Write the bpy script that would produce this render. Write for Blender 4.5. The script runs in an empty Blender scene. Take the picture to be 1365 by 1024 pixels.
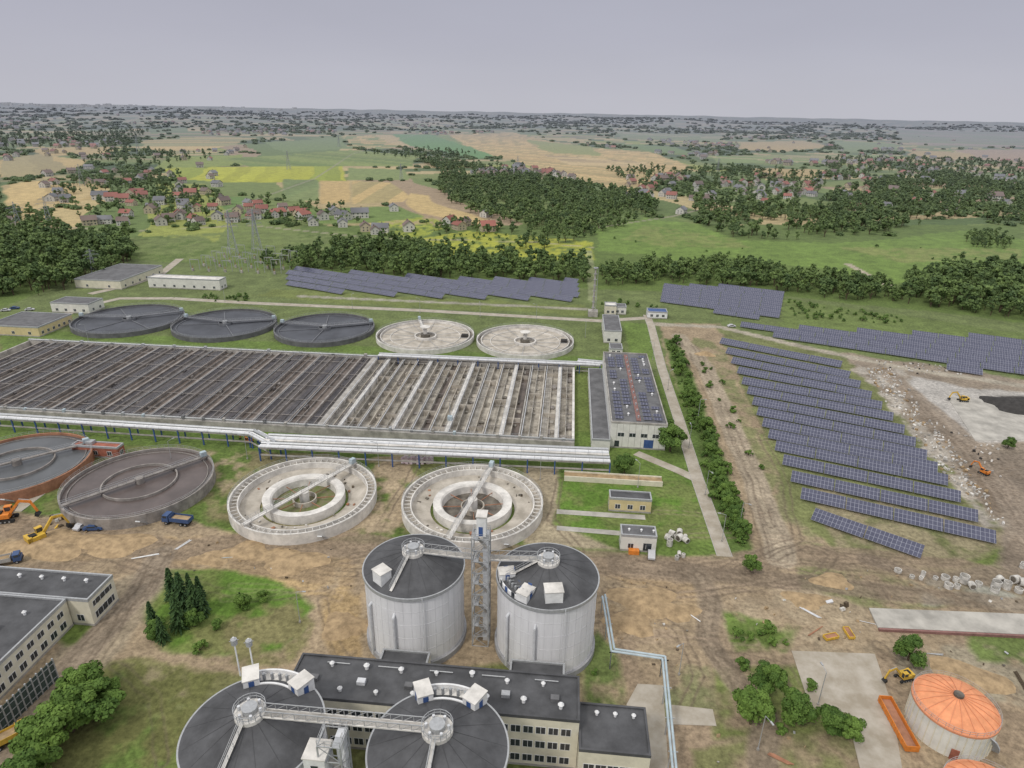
import bpy, math, random
import numpy as np
from mathutils import Vector, Matrix, Euler
random.seed(7); rng=np.random.default_rng(11)
R_=math.radians
sc=bpy.context.scene
# ------------------------------------------------------------------ camera
H=100.0; F=870.0
PITCH=math.atan(364/F); YAW=R_(4.7); ROLL=R_(1.1)
M=(Matrix.Rotation(YAW,4,'Z')@Matrix.Rotation(math.pi/2-PITCH,4,'X')@Matrix.Rotation(ROLL,4,'Z')).to_3x3()
cd=bpy.data.cameras.new("camera"); cam=bpy.data.objects.new("camera",cd); sc.collection.objects.link(cam)
cam.matrix_world=Matrix.Translation((0,0,H))@M.to_4x4()
cd.sensor_width=36; cd.lens=36*F/1365; cd.clip_end=120000; cd.clip_start=1
sc.camera=cam
def P(u,v,z=0.0):
    """survey helper: site coordinates of a point of known height z"""
    d=M@Vector(((u-682.5)/F,-(v-512)/F,-1))
    t=(z-H)/min(d.z,-0.003)
    return Vector((d.x*t,d.y*t,z))
# ------------------------------------------------------------------ world
SEL=R_(48); SAZ=R_(215)   # sun from the south-west, high, veiled
w=bpy.data.worlds.new("World"); sc.world=w; w.use_nodes=True
nt=w.node_tree; N=nt.nodes; L=nt.links; N.clear()
out=N.new('ShaderNodeOutputWorld'); bg=N.new('ShaderNodeBackground'); L.new(bg.outputs[0],out.inputs[0])
sky=N.new('ShaderNodeTexSky'); sky.sky_type='NISHITA'; sky.sun_disc=False; sky.sun_elevation=SEL; sky.sun_rotation=SAZ
tc=N.new('ShaderNodeTexCoord'); sep=N.new('ShaderNodeSeparateXYZ'); L.new(tc.outputs['Generated'],sep.inputs[0])
rp=N.new('ShaderNodeValToRGB'); L.new(sep.outputs['Z'],rp.inputs[0])
e=rp.color_ramp.elements
e[0].position=0.0; e[0].color=(.365,.367,.41,1)
e[1].position=1.0; e[1].color=(.92,.91,.89,1)
for p,c in((.03,(.35,.35,.40)),(.09,(.32,.318,.372)),(.16,(.30,.30,.352)),(.4,(.52,.53,.57))):
    k=e.new(p); k.color=(*c,1)
nz=N.new('ShaderNodeTexNoise'); nz.inputs['Scale'].default_value=3; nz.inputs['Detail'].default_value=3
mp=N.new('ShaderNodeMapping'); mp.inputs['Scale'].default_value=(1,1,4); L.new(tc.outputs['Generated'],mp.inputs[0]); L.new(mp.outputs[0],nz.inputs[0])
mr=N.new('ShaderNodeMapRange'); L.new(nz.outputs[0],mr.inputs[0]); mr.inputs[3].default_value=13.3; mr.inputs[4].default_value=14.9
vm=N.new('ShaderNodeVectorMath'); vm.operation='SCALE'; L.new(rp.outputs[0],vm.inputs[0]); L.new(mr.outputs[0],vm.inputs['Scale'])
mx=N.new('ShaderNodeMix'); mx.data_type='RGBA'; mx.inputs[0].default_value=.06
L.new(vm.outputs[0],mx.inputs[6]); L.new(sky.outputs[0],mx.inputs[7]); L.new(mx.outputs[2],bg.inputs[0]); bg.inputs[1].default_value=.1
sl=bpy.data.lights.new("sun","SUN"); sl.energy=1.45; sl.angle=R_(10); sl.color=(1,.95,.88)
so=bpy.data.objects.new("sun",sl); sc.collection.objects.link(so)
sd=Vector((math.sin(SAZ)*math.cos(SEL),math.cos(SAZ)*math.cos(SEL),math.sin(SEL)))
so.rotation_euler=sd.to_track_quat('Z','Y').to_euler(); so.location=(0,0,300)
sc.view_settings.view_transform='Standard'; sc.view_settings.look='None'; sc.view_settings.exposure=0
# ------------------------------------------------------------------ materials
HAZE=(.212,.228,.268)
def paint_haze(nt,colsock):  # aerial haze painted into base colour by distance from origin; no real atmosphere
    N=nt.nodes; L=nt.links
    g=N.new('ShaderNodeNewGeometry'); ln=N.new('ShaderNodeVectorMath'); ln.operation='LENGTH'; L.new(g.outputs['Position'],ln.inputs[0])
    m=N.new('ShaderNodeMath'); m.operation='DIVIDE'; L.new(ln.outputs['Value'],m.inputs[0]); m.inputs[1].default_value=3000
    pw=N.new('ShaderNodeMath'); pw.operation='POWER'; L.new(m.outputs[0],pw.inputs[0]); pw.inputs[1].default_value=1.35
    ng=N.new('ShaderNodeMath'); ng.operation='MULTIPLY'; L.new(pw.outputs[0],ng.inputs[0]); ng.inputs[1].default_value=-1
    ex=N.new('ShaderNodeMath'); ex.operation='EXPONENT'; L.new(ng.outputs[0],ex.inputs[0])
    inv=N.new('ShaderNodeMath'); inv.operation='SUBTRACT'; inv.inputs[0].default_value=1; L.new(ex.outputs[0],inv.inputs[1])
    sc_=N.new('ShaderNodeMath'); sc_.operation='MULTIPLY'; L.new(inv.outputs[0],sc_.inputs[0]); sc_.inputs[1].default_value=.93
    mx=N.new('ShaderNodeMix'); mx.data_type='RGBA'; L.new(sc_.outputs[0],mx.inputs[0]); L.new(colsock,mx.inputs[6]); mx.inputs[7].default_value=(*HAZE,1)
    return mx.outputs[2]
def mat(name,col,rough=.85,var=.25,scale=.6,bump=0.0,metal=0.0,stretch=(1,1,1),col2=None,detail=5,haze=False,spec=.3,big=None):
    m=bpy.data.materials.new(name); m.use_nodes=True; nt=m.node_tree; N=nt.nodes; L=nt.links
    b=N['Principled BSDF']; b.inputs['Roughness'].default_value=rough; b.inputs['Metallic'].default_value=metal
    b.inputs['Specular IOR Level'].default_value=spec
    g=N.new('ShaderNodeNewGeometry'); mp=N.new('ShaderNodeMapping'); mp.inputs['Scale'].default_value=stretch; L.new(g.outputs['Position'],mp.inputs[0])
    nz=N.new('ShaderNodeTexNoise'); nz.inputs['Scale'].default_value=scale; nz.inputs['Detail'].default_value=detail; nz.inputs['Roughness'].default_value=.65; L.new(mp.outputs[0],nz.inputs[0])
    rp=N.new('ShaderNodeValToRGB'); L.new(nz.outputs[0],rp.inputs[0])
    c2=col2 if col2 else tuple(c*(1-var) for c in col); c1=col if col2 else tuple(min(1,c*(1+var*.5)) for c in col)
    rp.color_ramp.elements[0].position=.36; rp.color_ramp.elements[0].color=(*c2,1)
    rp.color_ramp.elements[1].position=.64; rp.color_ramp.elements[1].color=(*c1,1)
    s=rp.outputs[0]
    if haze: s=paint_haze(nt,s)
    L.new(s,b.inputs['Base Color'])
    if bump:
        bp=N.new('ShaderNodeBump'); bp.inputs['Strength'].default_value=bump; bp.inputs['Distance'].default_value=.2; L.new(nz.outputs[0],bp.inputs['Height']); L.new(bp.outputs[0],b.inputs['Normal'])
    return m
C={}
C['silo']=mat('silo_cladding',(.72,.72,.74),.6,.11,.5,stretch=(1,1,.12))
C['siloband']=mat('silo_band',(.62,.62,.635),.6,.16,.5)
C['silo2']=mat('silo_base',(.36,.36,.37),.8,.2,.5)
C['roofdk']=mat('bitumen_roof_dark',(.09,.091,.096),.75,.35,.22,bump=.05,detail=8)
C['roofmd']=mat('bitumen_roof_grey',(.14,.14,.145),.8,.3,.3)
C['seam']=mat('roof_seam',(.075,.076,.08),.7,.2)
C['white']=mat('white_paint',(.76,.76,.76),.55,.14,.8)
C['steel']=mat('galvanised_steel',(.42,.43,.44),.45,.15,2,metal=.3)
C['pipe']=mat('pipe_cladding',(.60,.61,.63),.45,.15,.6)
C['pipeg']=mat('pipe_grey_blue',(.42,.50,.54),.5,.15,.6)
C['blue']=mat('blue_steel',(.05,.10,.26),.55,.2,1)
C['conc']=mat('concrete',(.38,.36,.33),.9,.35,.35,bump=.1)
C['concl']=mat('concrete_light',(.66,.635,.595),.9,.28,.3,bump=.05,detail=8)
C['concs']=mat('concrete_stained',(.54,.495,.43),.9,.3,.2,col2=(.31,.28,.235),bump=.1,detail=8)
C['concb']=mat('basin_floor',(.54,.50,.43),.9,.3,.22,col2=(.17,.15,.125),bump=.1,detail=8)
C['concb2']=mat('basin_floor_grey',(.42,.395,.355),.9,.3,.3,col2=(.19,.175,.15),bump=.1,detail=8)
C['concd']=mat('concrete_wet',(.20,.18,.15),.6,.3,.3,col2=(.07,.06,.05))
C['road']=mat('road_concrete',(.42,.40,.36),.9,.3,.18,detail=8)
C['roadp']=mat('dusty_road',(.44,.40,.34),.95,.3,.25,detail=8,col2=(.31,.27,.21))
C['kerb']=mat('kerb_stone',(.42,.40,.37),.9,.15,1)
C['sludge']=mat('sludge_water',(.115,.092,.085),.35,.25,.12,spec=.4)
C['sludge2']=mat('sludge_water_grey',(.10,.105,.11),.3,.2,.1,spec=.4)
C['dark']=mat('dark_membrane',(.078,.083,.097),.6,.3,.1,detail=8)
C['darkl']=mat('membrane_fold',(.17,.175,.19),.6,.2,.3)
C['cov']=mat('basin_cover_dark',(.072,.066,.07),.55,.4,.25)
C['covm']=mat('basin_cover_mid',(.13,.118,.115),.6,.4,.3)
C['covb']=mat('basin_water_brown',(.15,.122,.105),.5,.4,.2,detail=8)
C['beamc']=mat('basin_beam',(.29,.265,.245),.85,.35,.4)
C['rust']=mat('rusty_rim',(.36,.18,.11),.85,.3,.5)
C['cream']=mat('cream_render',(.66,.62,.50),.85,.12,.5)
C['creamw']=mat('offwhite_render',(.68,.67,.62),.85,.12,.5)
C['yel']=mat('yellow_render',(.60,.50,.28),.85,.12,.5)
C['glass']=mat('window_glass',(.035,.042,.05),.12,.2,.3,spec=.6)
C['red']=mat('brick_red',(.33,.12,.08),.85,.3,1)
C['redstrip']=mat('red_roof_strip',(.24,.13,.115),.85,.25,.6)
C['orange']=mat('orange_dome',(.76,.31,.15),.55,.2,.5,detail=8)
C['oranged']=mat('orange_rib',(.62,.26,.14),.6,.1,.6)
C['ormach']=mat('machine_orange',(.66,.22,.04),.5,.2,1)
C['ylmach']=mat('machine_yellow',(.62,.40,.06),.5,.2,1)
C['rubber']=mat('rubber',(.03,.03,.03),.9,.1,1)
C['bluepaint']=mat('truck_blue',(.05,.09,.2),.35,.1,1)
C['carw']=mat('car_silver',(.5,.5,.52),.3,.1,1)
C['pink']=mat('pink_wrap',(.50,.36,.42),.7,.3,1.2,col2=(.65,.62,.64))
C['rub']=mat('rubble',(.56,.54,.50),.95,.4,.8)
C['bark']=mat('bark',(.10,.075,.05),.95,.3,2)
C['soilheap']=mat('soil_heap',(.38,.275,.16),.95,.35,.5,bump=.4)
C['coal']=mat('dark_heap',(.05,.047,.045),.95,.3,.5,bump=.4)
C['weeds']=mat('weeds',(.13,.17,.05),.9,.4,.6,col2=(.2,.17,.11))
C['fence']=mat('dark_green_screen',(.05,.075,.07),.4,.2,1)
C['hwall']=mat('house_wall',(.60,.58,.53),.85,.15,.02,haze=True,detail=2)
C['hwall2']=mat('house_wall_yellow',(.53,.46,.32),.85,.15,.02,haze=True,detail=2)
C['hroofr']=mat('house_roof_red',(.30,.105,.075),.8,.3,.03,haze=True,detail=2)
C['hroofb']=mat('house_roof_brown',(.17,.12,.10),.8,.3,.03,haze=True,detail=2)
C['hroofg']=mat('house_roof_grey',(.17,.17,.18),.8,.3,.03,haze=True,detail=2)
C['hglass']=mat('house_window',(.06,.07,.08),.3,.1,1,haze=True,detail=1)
C['citywall']=mat('city_block_wall',(.46,.47,.50),.85,.2,.01,detail=2)
C['citydk']=mat('city_block_window',(.26,.28,.31),.8,.2,.01,detail=2)
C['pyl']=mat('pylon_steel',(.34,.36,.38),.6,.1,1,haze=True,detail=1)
def foliage(name,c1,c2,rv=.6):
    m=bpy.data.materials.new(name); m.use_nodes=True; nt=m.node_tree; N=nt.nodes; L=nt.links; b=N['Principled BSDF']
    b.inputs['Roughness'].default_value=.75; b.inputs['Specular IOR Level'].default_value=.2
    a=N.new('ShaderNodeAttribute'); a.attribute_name='tone'
    oi=N.new('ShaderNodeObjectInfo'); ad=N.new('ShaderNodeMath'); ad.operation='MULTIPLY_ADD'; L.new(oi.outputs['Random'],ad.inputs[0]); ad.inputs[1].default_value=rv
    L.new(a.outputs['Fac'],ad.inputs[2])
    mr=N.new('ShaderNodeMapRange'); L.new(ad.outputs[0],mr.inputs[0]); mr.inputs[2].default_value=1.+rv*.85
    rp=N.new('ShaderNodeValToRGB'); L.new(mr.outputs[0],rp.inputs[0])
    rp.color_ramp.elements[0].color=(*c1,1); rp.color_ramp.elements[1].color=(*c2,1)
    s=paint_haze(nt,rp.outputs[0]); L.new(s,b.inputs['Base Color'])
    return m
C['leaf']=foliage('broadleaf_foliage',(.042,.088,.016),(.15,.24,.045))
C['leafd']=foliage('distant_foliage',(.045,.085,.022),(.165,.24,.06),.9)
C['pine']=foliage('conifer_foliage',(.025,.058,.022),(.072,.13,.035))
def solar_mat():
    m=bpy.data.materials.new('solar_panel'); m.use_nodes=True; nt=m.node_tree; N=nt.nodes; L=nt.links; b=N['Principled BSDF']
    b.inputs['Roughness'].default_value=.32; b.inputs['Specular IOR Level'].default_value=.5
    uv=N.new('ShaderNodeUVMap'); uv.uv_map='UVMap'
    br=N.new('ShaderNodeTexBrick'); br.offset=0; L.new(uv.outputs[0],br.inputs['Vector'])
    br.inputs['Color1'].default_value=(.052,.056,.098,1); br.inputs['Color2'].default_value=(.072,.076,.122,1); br.inputs['Mortar'].default_value=(.33,.34,.40,1)
    br.inputs['Scale'].default_value=1; br.inputs['Mortar Size'].default_value=.035; br.inputs['Brick Width'].default_value=1.0; br.inputs['Row Height'].default_value=1.32
    L.new(br.outputs['Color'],b.inputs['Base Color']); return m
C['solar']=solar_mat()
# ------------------------------------------------------------------ mesh builder
class MB:
    def __init__(s): s.v=[];s.f=[];s.m=[];s.mats=[];s.uv=[]
    def mi(s,k):
        mt=C[k]
        if mt not in s.mats: s.mats.append(mt)
        return s.mats.index(mt)
    def add(s,vs,fs,k,uv=None):
        o=len(s.v); i=s.mi(k); s.v.extend([tuple(x) for x in vs])
        for j,f in enumerate(fs):
            s.f.append(tuple(o+a for a in f)); s.m.append(i)
            s.uv.append(uv[j] if uv else None)
    def box(s,c,sz,k,rz=0.,rx=0.,ry=0.):
        Mx=Euler((rx,ry,rz)).to_matrix(); c=Vector(c); hx,hy,hz=[a/2 for a in sz]
        vs=[c+Mx@Vector((x,y,z)) for z in(-hz,hz) for x,y in((-hx,-hy),(hx,-hy),(hx,hy),(-hx,hy))]
        s.add(vs,[(0,3,2,1),(4,5,6,7),(0,1,5,4),(1,2,6,5),(2,3,7,6),(3,0,4,7)],k)
    def b2(s,x0,x1,y0,y1,z0,z1,k): s.box(((x0+x1)/2,(y0+y1)/2,(z0+z1)/2),(x1-x0,y1-y0,z1-z0),k)
    def tube(s,a,b,r,k,n=6,r2=None):
        a=Vector(a);b=Vector(b); d=(b-a)
        if d.length<1e-5: return
        q=d.to_track_quat('Z','Y').to_matrix(); r2=r if r2 is None else r2
        vs=[a+q@Vector((math.cos(t)*r,math.sin(t)*r,0)) for t in[2*math.pi*(i+.5)/n for i in range(n)]]
        vs+=[b+q@Vector((math.cos(t)*r2,math.sin(t)*r2,0)) for t in[2*math.pi*(i+.5)/n for i in range(n)]]
        s.add(vs,[(i,(i+1)%n,n+(i+1)%n,n+i) for i in range(n)]+[tuple(range(n))[::-1],tuple(range(n,2*n))],k)
    def beam(s,a,b,wd,ht,k):
        a=Vector(a);b=Vector(b);d=b-a; l=d.length
        if l<1e-5:return
        s.box((a+b)/2,(l,wd,ht),k,rz=math.atan2(d.y,d.x),ry=-math.asin(max(-1,min(1,d.z/l))))
    def rev(s,cx,cy,prof,k,n=96,a0=0.,a1=2*math.pi):
        full=abs(a1-a0-2*math.pi)<1e-4; cols=n if full else n+1
        vs=[];m=len(prof)
        for i in range(cols):
            t=a0+(a1-a0)*i/n; c_,s_=math.cos(t),math.sin(t)
            for r,z in prof: vs.append((cx+r*c_,cy+r*s_,z))
        fs=[]
        for i in range(n):
            j=(i+1)%cols
            for p in range(m-1): fs.append((i*m+p,j*m+p,j*m+p+1,i*m+p+1))
        s.add(vs,fs,k)
    def wall(s,cx,cy,r0,r1,z0,z1,k,n=96,a0=0.,a1=2*math.pi):
        s.rev(cx,cy,[(r0,z0),(r0,z1),(r1,z1),(r1,z0)],k,n,a0,a1)
    def rail(s,pts,k='steel',h=1.1,step=2.0,closed=False,t=.05):
        pts=[Vector(p) for p in pts]
        if closed: pts.append(pts[0])
        for a,b in zip(pts[:-1],pts[1:]):
            for hh in(h,h*.5): s.beam(a+Vector((0,0,hh)),b+Vector((0,0,hh)),t,t,k)
            n=max(1,int((b-a).length/step))
            for i in range(n):
                p=a+(b-a)*i/n; s.beam(p,p+Vector((0,0.001,h)),t,t,k)
    def obj(s,name,origin=None,parent=None,smooth=False,coll=None):
        me=bpy.data.meshes.new(name); o=Vector(origin) if origin is not None else Vector((0,0,0))
        me.from_pydata([tuple(Vector(v)-o) for v in s.v],[],s.f)
        for m in s.mats: me.materials.append(m)
        me.polygons.foreach_set('material_index',s.m)
        if any(u for u in s.uv):
            ul=me.uv_layers.new(name='UVMap'); d=ul.data; li=0
            for f,u in zip(s.f,s.uv):
                for q in range(len(f)):
                    if u: d[li].uv=u[q]
                    li+=1
        if smooth: me.polygons.foreach_set('use_smooth',[True]*len(me.polygons))
        me.update()
        ob=bpy.data.objects.new(name,me); ob.location=o; (coll or sc.collection).objects.link(ob)
        if parent: ob.parent=parent
        return ob
def inst(name,me,loc,rz=0,s=1):
    o=bpy.data.objects.new(name,me); o.location=loc; o.rotation_euler=(0,0,rz); o.scale=(s,s,s) if not hasattr(s,'__len__') else s
    sc.collection.objects.link(o); return o
# ------------------------------------------------------------------ noise + terrain
TB=rng.random((256,256)).astype(np.float32)
def vn(x,y,s=0):
    x=x+s*17.3; y=y+s*31.7
    xi=np.floor(x).astype(np.int64); yi=np.floor(y).astype(np.int64); fx=(x-xi); fy=(y-yi)
    fx=fx*fx*(3-2*fx); fy=fy*fy*(3-2*fy); a=xi&255;b=yi&255;a1=(a+1)&255;b1=(b+1)&255
    return (TB[a,b]*(1-fx)+TB[a1,b]*fx)*(1-fy)+(TB[a,b1]*(1-fx)+TB[a1,b1]*fx)*fy
def fbm(x,y,sc_,s=0,o=4):
    r=0;am=.5;t=0
    for i in range(o):
        r=r+am*vn(x/sc_*2**i,y/sc_*2**i,s+i*5); t+=am; am*=.55
    return r/t
def terr(x,y):
    r=np.hypot(x,y); t=np.clip((r-2500)/4500,0,1); t=t*t*(3-2*t)
    return t*(16*np.sin(x/900+1)*np.cos(y/1300)+11*np.sin(x/430+y/610)+9*np.sin(x/260-y/900)+22)
# ------------------------------------------------------------------ ground
dep=np.concatenate([np.arange(88,60,-2.),np.arange(60,8,-.1),np.arange(8,1.6,-.06),np.arange(1.6,.26,-.03),[.2,.14]])
rad=H/np.tan(np.radians(dep)); 
az=np.concatenate([np.arange(-180,-54,6.),np.arange(-54,54,.1),np.arange(54,180,6.)])
AZ=np.radians(az)+YAW
nr,na=len(rad),len(az)
RR,AA=np.meshgrid(rad,AZ,indexing='ij')
X=(-np.sin(AA)*RR).ravel(); Y=(np.cos(AA)*RR).ravel(); RD=RR.ravel()
def sdf(px,py,poly):
    n=len(poly); d=np.full(px.shape,1e18); ins=np.zeros(px.shape,bool)
    for i in range(n):
        ax,ay=poly[i]; bx,by=poly[(i+1)%n]; ex,ey=bx-ax,by-ay
        wx,wy=px-ax,py-ay; t=np.clip((wx*ex+wy*ey)/(ex*ex+ey*ey+1e-9),0,1)
        d=np.minimum(d,(wx-ex*t)**2+(wy-ey*t)**2)
        c=((ay<=py)&(by>py))|((by<=py)&(ay>py))
        with np.errstate(divide='ignore',invalid='ignore'):
            xx=ax+(py-ay)*ex/(ey if ey!=0 else 1e-9)
        ins^=(c&(px<xx))
    d=np.sqrt(d); return np.where(ins,-d,d)
N0=fbm(X,Y,14,1); N1=fbm(X,Y,14,9); N2=fbm(X,Y,3.0,3,3); N3=fbm(X,Y,60,4); N4=fbm(X,Y,7,6); N5=fbm(X,Y,260,7); N6=fbm(X,Y,30,15,5); N7=fbm(X,Y,120,21,2); N8=fbm(X,Y,120,25,2)
def c3(*a): return np.array(a,dtype=float)
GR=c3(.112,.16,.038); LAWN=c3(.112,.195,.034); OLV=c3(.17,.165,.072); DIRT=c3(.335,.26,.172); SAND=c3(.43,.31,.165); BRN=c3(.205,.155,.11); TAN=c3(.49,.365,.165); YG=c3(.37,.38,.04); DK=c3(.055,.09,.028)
t=np.clip((N3-.35)*3,0,1)[:,None]
col=GR*(1-t)+OLV*t
ca,sa=math.cos(R_(28)),math.sin(R_(28)); wx=X+60*(N5-.5); wy=Y+60*(N7-.5)
xr=wx*ca+wy*sa; yr=-wx*sa+wy*ca
blk=np.floor(xr/420)*7+np.floor(yr/520)*13
hv=((np.sin(blk*12.9898)*43758.5453)%1)
st=np.where(hv>.5,np.floor(xr/(26+60*hv)),np.floor(yr/(30+50*hv)))
h2=((np.sin(blk*3.17+st*78.233)*43758.5453)%1)
pal=np.array([[.13,.185,.05],[.18,.215,.065],[.39,.31,.16],[.09,.135,.04],[.47,.37,.18],[.15,.205,.058],[.27,.30,.07],[.11,.155,.045],[.32,.24,.15],[.43,.35,.18],[.16,.205,.06]])
pc=pal[(h2*10.99).astype(int)]
far=np.clip((RD-520)/60,0,1)[:,None]
col=col*(1-far)+pc*far
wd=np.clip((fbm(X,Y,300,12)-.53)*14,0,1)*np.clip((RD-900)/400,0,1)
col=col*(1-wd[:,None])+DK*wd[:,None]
def W(poly): return [tuple(P(u,v).xy) for u,v in poly]
def paint(poly,c,soft=1.5,warp=5,var=.35,op=1.,patch=0.,stripe=None,farw=0):
    pw=W(poly); a=np.array(pw); m=warp+soft+2+farw
    I=np.where((X>a[:,0].min()-m)&(X<a[:,0].max()+m)&(Y>a[:,1].min()-m)&(Y<a[:,1].max()+m))[0]
    if len(I)==0:return
    if farw:
        x=X[I]+farw*2*(N7[I]-.5); y=Y[I]+farw*2*(N8[I]-.5)
    else:
        x=X[I]+warp*2*(N0[I]-.5)+warp*.5*(N2[I]-.5); y=Y[I]+warp*2*(N1[I]-.5)+warp*.5*(N4[I]-.5)
    k=np.clip(.5-sdf(x,y,pw)/soft,0,1)*op
    if patch: k=k*np.clip((N4[I]*.3+N0[I]*.4+N2[I]*.3-.5+.06/patch)*8*patch+.4,0,1)
    cc=np.asarray(c)[None,:]*(1+var*2*(N4[I]*.35+N2[I]*.35+N6[I]*.3-.5))[:,None]
    if stripe:
        ang,wd,c2,fr=stripe; s=x*math.cos(R_(ang))+y*math.sin(R_(ang)); q=np.floor(s/wd); hh=((np.sin(q*12.9898)*43758.5453)%1)
        f=np.where(hh<fr,1.,0.)[:,None]; cc=cc*(1-f)+np.asarray(c2)[None,:]*f; cc=cc*(.88+.24*((np.sin(q*7.7)*991.3)%1))[:,None]
    col[I]=col[I]*(1-k[:,None])+cc*k[:,None]
def track(line,wd,c,soft=1.,warp=2,var=.3,op=1.,ruts=None):
    pw=W(line); a=np.array(pw); m=wd+warp+4
    I=np.where((X>a[:,0].min()-m)&(X<a[:,0].max()+m)&(Y>a[:,1].min()-m)&(Y<a[:,1].max()+m))[0]
    x=X[I]+warp*2*(N0[I]-.5); y=Y[I]+warp*2*(N1[I]-.5); d=np.full(x.shape,1e9)
    for (ax,ay),(bx,by) in zip(pw[:-1],pw[1:]):
        ex,ey=bx-ax,by-ay; t=np.clip(((x-ax)*ex+(y-ay)*ey)/(ex*ex+ey*ey+1e-9),0,1); d=np.minimum(d,np.hypot(x-ax-ex*t,y-ay-ey*t))
    k=(np.clip(.5-(d-wd/2)/soft,0,1)*op)[:,None]
    cc=np.asarray(c)[None,:]*(1+var*2*(N4[I]*.6+N2[I]*.4-.5))[:,None]
    if ruts is not None:
        f=(np.exp(-((d-wd*.22)/.35)**2)*.6+np.exp(-((d-wd*.38)/.3)**2)*.4)[:,None]*np.clip(N6[I]*2.4-.4,0,1)[:,None]; cc=cc*(1-f)+np.asarray(ruts)*f
    col[I]=col[I]*(1-k)+cc*k
def rut(line,c,op=.6,gap=1.9):
    """pair of wheel marks"""
    pw=W(line); a=np.array(pw); m=6
    I=np.where((X>a[:,0].min()-m)&(X<a[:,0].max()+m)&(Y>a[:,1].min()-m)&(Y<a[:,1].max()+m))[0]
    x=X[I]+3*(N0[I]-.5); y=Y[I]+3*(N1[I]-.5); d=np.full(x.shape,1e9)
    for (ax,ay),(bx,by) in zip(pw[:-1],pw[1:]):
        ex,ey=bx-ax,by-ay; t=np.clip(((x-ax)*ex+(y-ay)*ey)/(ex*ex+ey*ey+1e-9),0,1); d=np.minimum(d,np.hypot(x-ax-ex*t,y-ay-ey*t))
    k=(np.exp(-((d-gap/2)/.28)**2)*op*np.clip(N6[I]*2.6-.5,0,1))[:,None]; col[I]=col[I]*(1-k)+np.asarray(c)*k
FIELDS=[]
def field(poly,c,**kw):
    FIELDS.append(W(poly)); kw.setdefault('farw',14); kw.setdefault('soft',3); kw.setdefault('var',.22); paint(poly,c,**kw)
# --- countryside
paint([(0,300),(380,330),(400,300),(780,300),(1365,300),(1365,440),(0,440)],GR,warp=8,var=.3)
field([(330,222),(460,222),(465,243),(300,243),(225,238),(222,222)],YG,stripe=(20,22,(.28,.33,.045),.25))
field([(200,225),(330,220),(320,206),(230,210)],c3(.22,.27,.06))
field([(300,212),(470,200),(560,208),(545,222),(330,222)],c3(.20,.25,.065),stripe=(60,30,(.15,.21,.05),.4))
field([(0,248),(50,241),(135,245),(128,262),(85,276),(40,281),(0,270)],TAN,stripe=(30,24,(.43,.33,.16),.4))
field([(0,214),(50,205),(112,213),(100,226),(40,236),(0,238)],TAN*.95,stripe=(40,40,(.36,.30,.15),.3))
field([(190,187),(280,182),(345,184),(300,196),(245,206),(190,200)],TAN,stripe=(120,35,(.30,.28,.13),.4))
field([(40,200),(150,196),(155,204),(60,208)],TAN*.9)
field([(428,241),(467,241),(468,270),(428,272)],c3(.47,.34,.15),farw=4)
field([(470,241),(520,243),(548,262),(540,269),(470,272)],c3(.49,.36,.16),stripe=(5,16,(.38,.31,.14),.3),farw=4)
field([(380,239),(426,240),(426,268),(378,268)],c3(.16,.21,.075),stripe=(5,12,(.2,.25,.09),.5),farw=4)
field([(465,224),(538,226),(545,240),(465,240)],c3(.20,.25,.08),farw=4)
field([(548,257),(575,260),(610,278),(672,300),(668,309),(620,298),(560,285)],TAN)
field([(455,181),(500,180),(540,195),(510,199),(470,196)],TAN,stripe=(70,20,(.2,.24,.08),.4))
field([(498,180),(520,180),(560,194),(535,197)],c3(.48,.37,.19))
field([(520,179),(578,180),(620,194),(662,208),(640,212),(590,203),(545,194)],c3(.12,.25,.075))
field([(580,182),(620,179),(690,200),(660,206)],c3(.19,.25,.08))
field([(600,180),(685,177),(760,195),(870,203),(918,222),(900,236),(860,243),(845,254),(790,246),(735,228),(660,208),(620,194)],c3(.51,.37,.175),stripe=(50,13,(.38,.30,.14),.35))
field([(700,186),(790,196),(800,208),(735,204)],c3(.27,.29,.10))
field([(720,206),(860,216),(862,224),(760,220)],c3(.38,.29,.16),stripe=(100,14,(.5,.38,.2),.5))
field([(810,190),(900,196),(930,206),(870,203)],c3(.15,.22,.07))
field([(985,190),(1070,188),(1110,196),(1040,203),(985,199)],TAN*.9)
field([(1110,190),(1195,192),(1200,200),(1130,202)],c3(.19,.25,.09))
field([(1195,176),(1400,182),(1400,196),(1270,198),(1200,190)],c3(.30,.24,.18),stripe=(80,60,(.2,.23,.11),.4))
field([(1270,200),(1400,200),(1400,222),(1310,214)],c3(.38,.27,.18))
field([(1205,200),(1290,204),(1300,212),(1215,208)],TAN*.85)
field([(995,224),(1105,226),(1100,238),(1010,235)],TAN*.85)
field([(940,208),(1190,206),(1200,214),(960,218)],c3(.19,.25,.08),stripe=(60,40,(.33,.3,.15),.35))
field([(350,190),(450,184),(470,198),(380,204)],c3(.17,.23,.08))
field([(820,176),(960,182),(960,190),(830,186)],c3(.2,.24,.1),stripe=(40,60,(.36,.3,.18),.4))
paint([(560,318),(620,308),(700,314),(790,322),(792,346),(700,347),(600,340)],c3(.33,.345,.045),patch=.7); paint([(480,300),(560,285),(600,300),(560,318),(500,312)],c3(.28,.32,.045),patch=.8)
field([(290,262),(340,262),(345,284),(300,288)],c3(.13,.21,.055))
field([(395,280),(540,275),(560,290),(480,300),(400,300)],c3(.15,.215,.055))
paint([(170,318),(400,305),(480,312),(560,322),(470,335),(400,345),(190,350)],c3(.15,.19,.06),patch=1)
MEADOW=[(790,304),(860,290),(930,300),(985,320),(1110,324),(1200,318),(1290,306),(1400,325),(1400,358),(1290,374),(1180,378),(1080,356),(985,348),(900,346),(800,334)]
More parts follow.
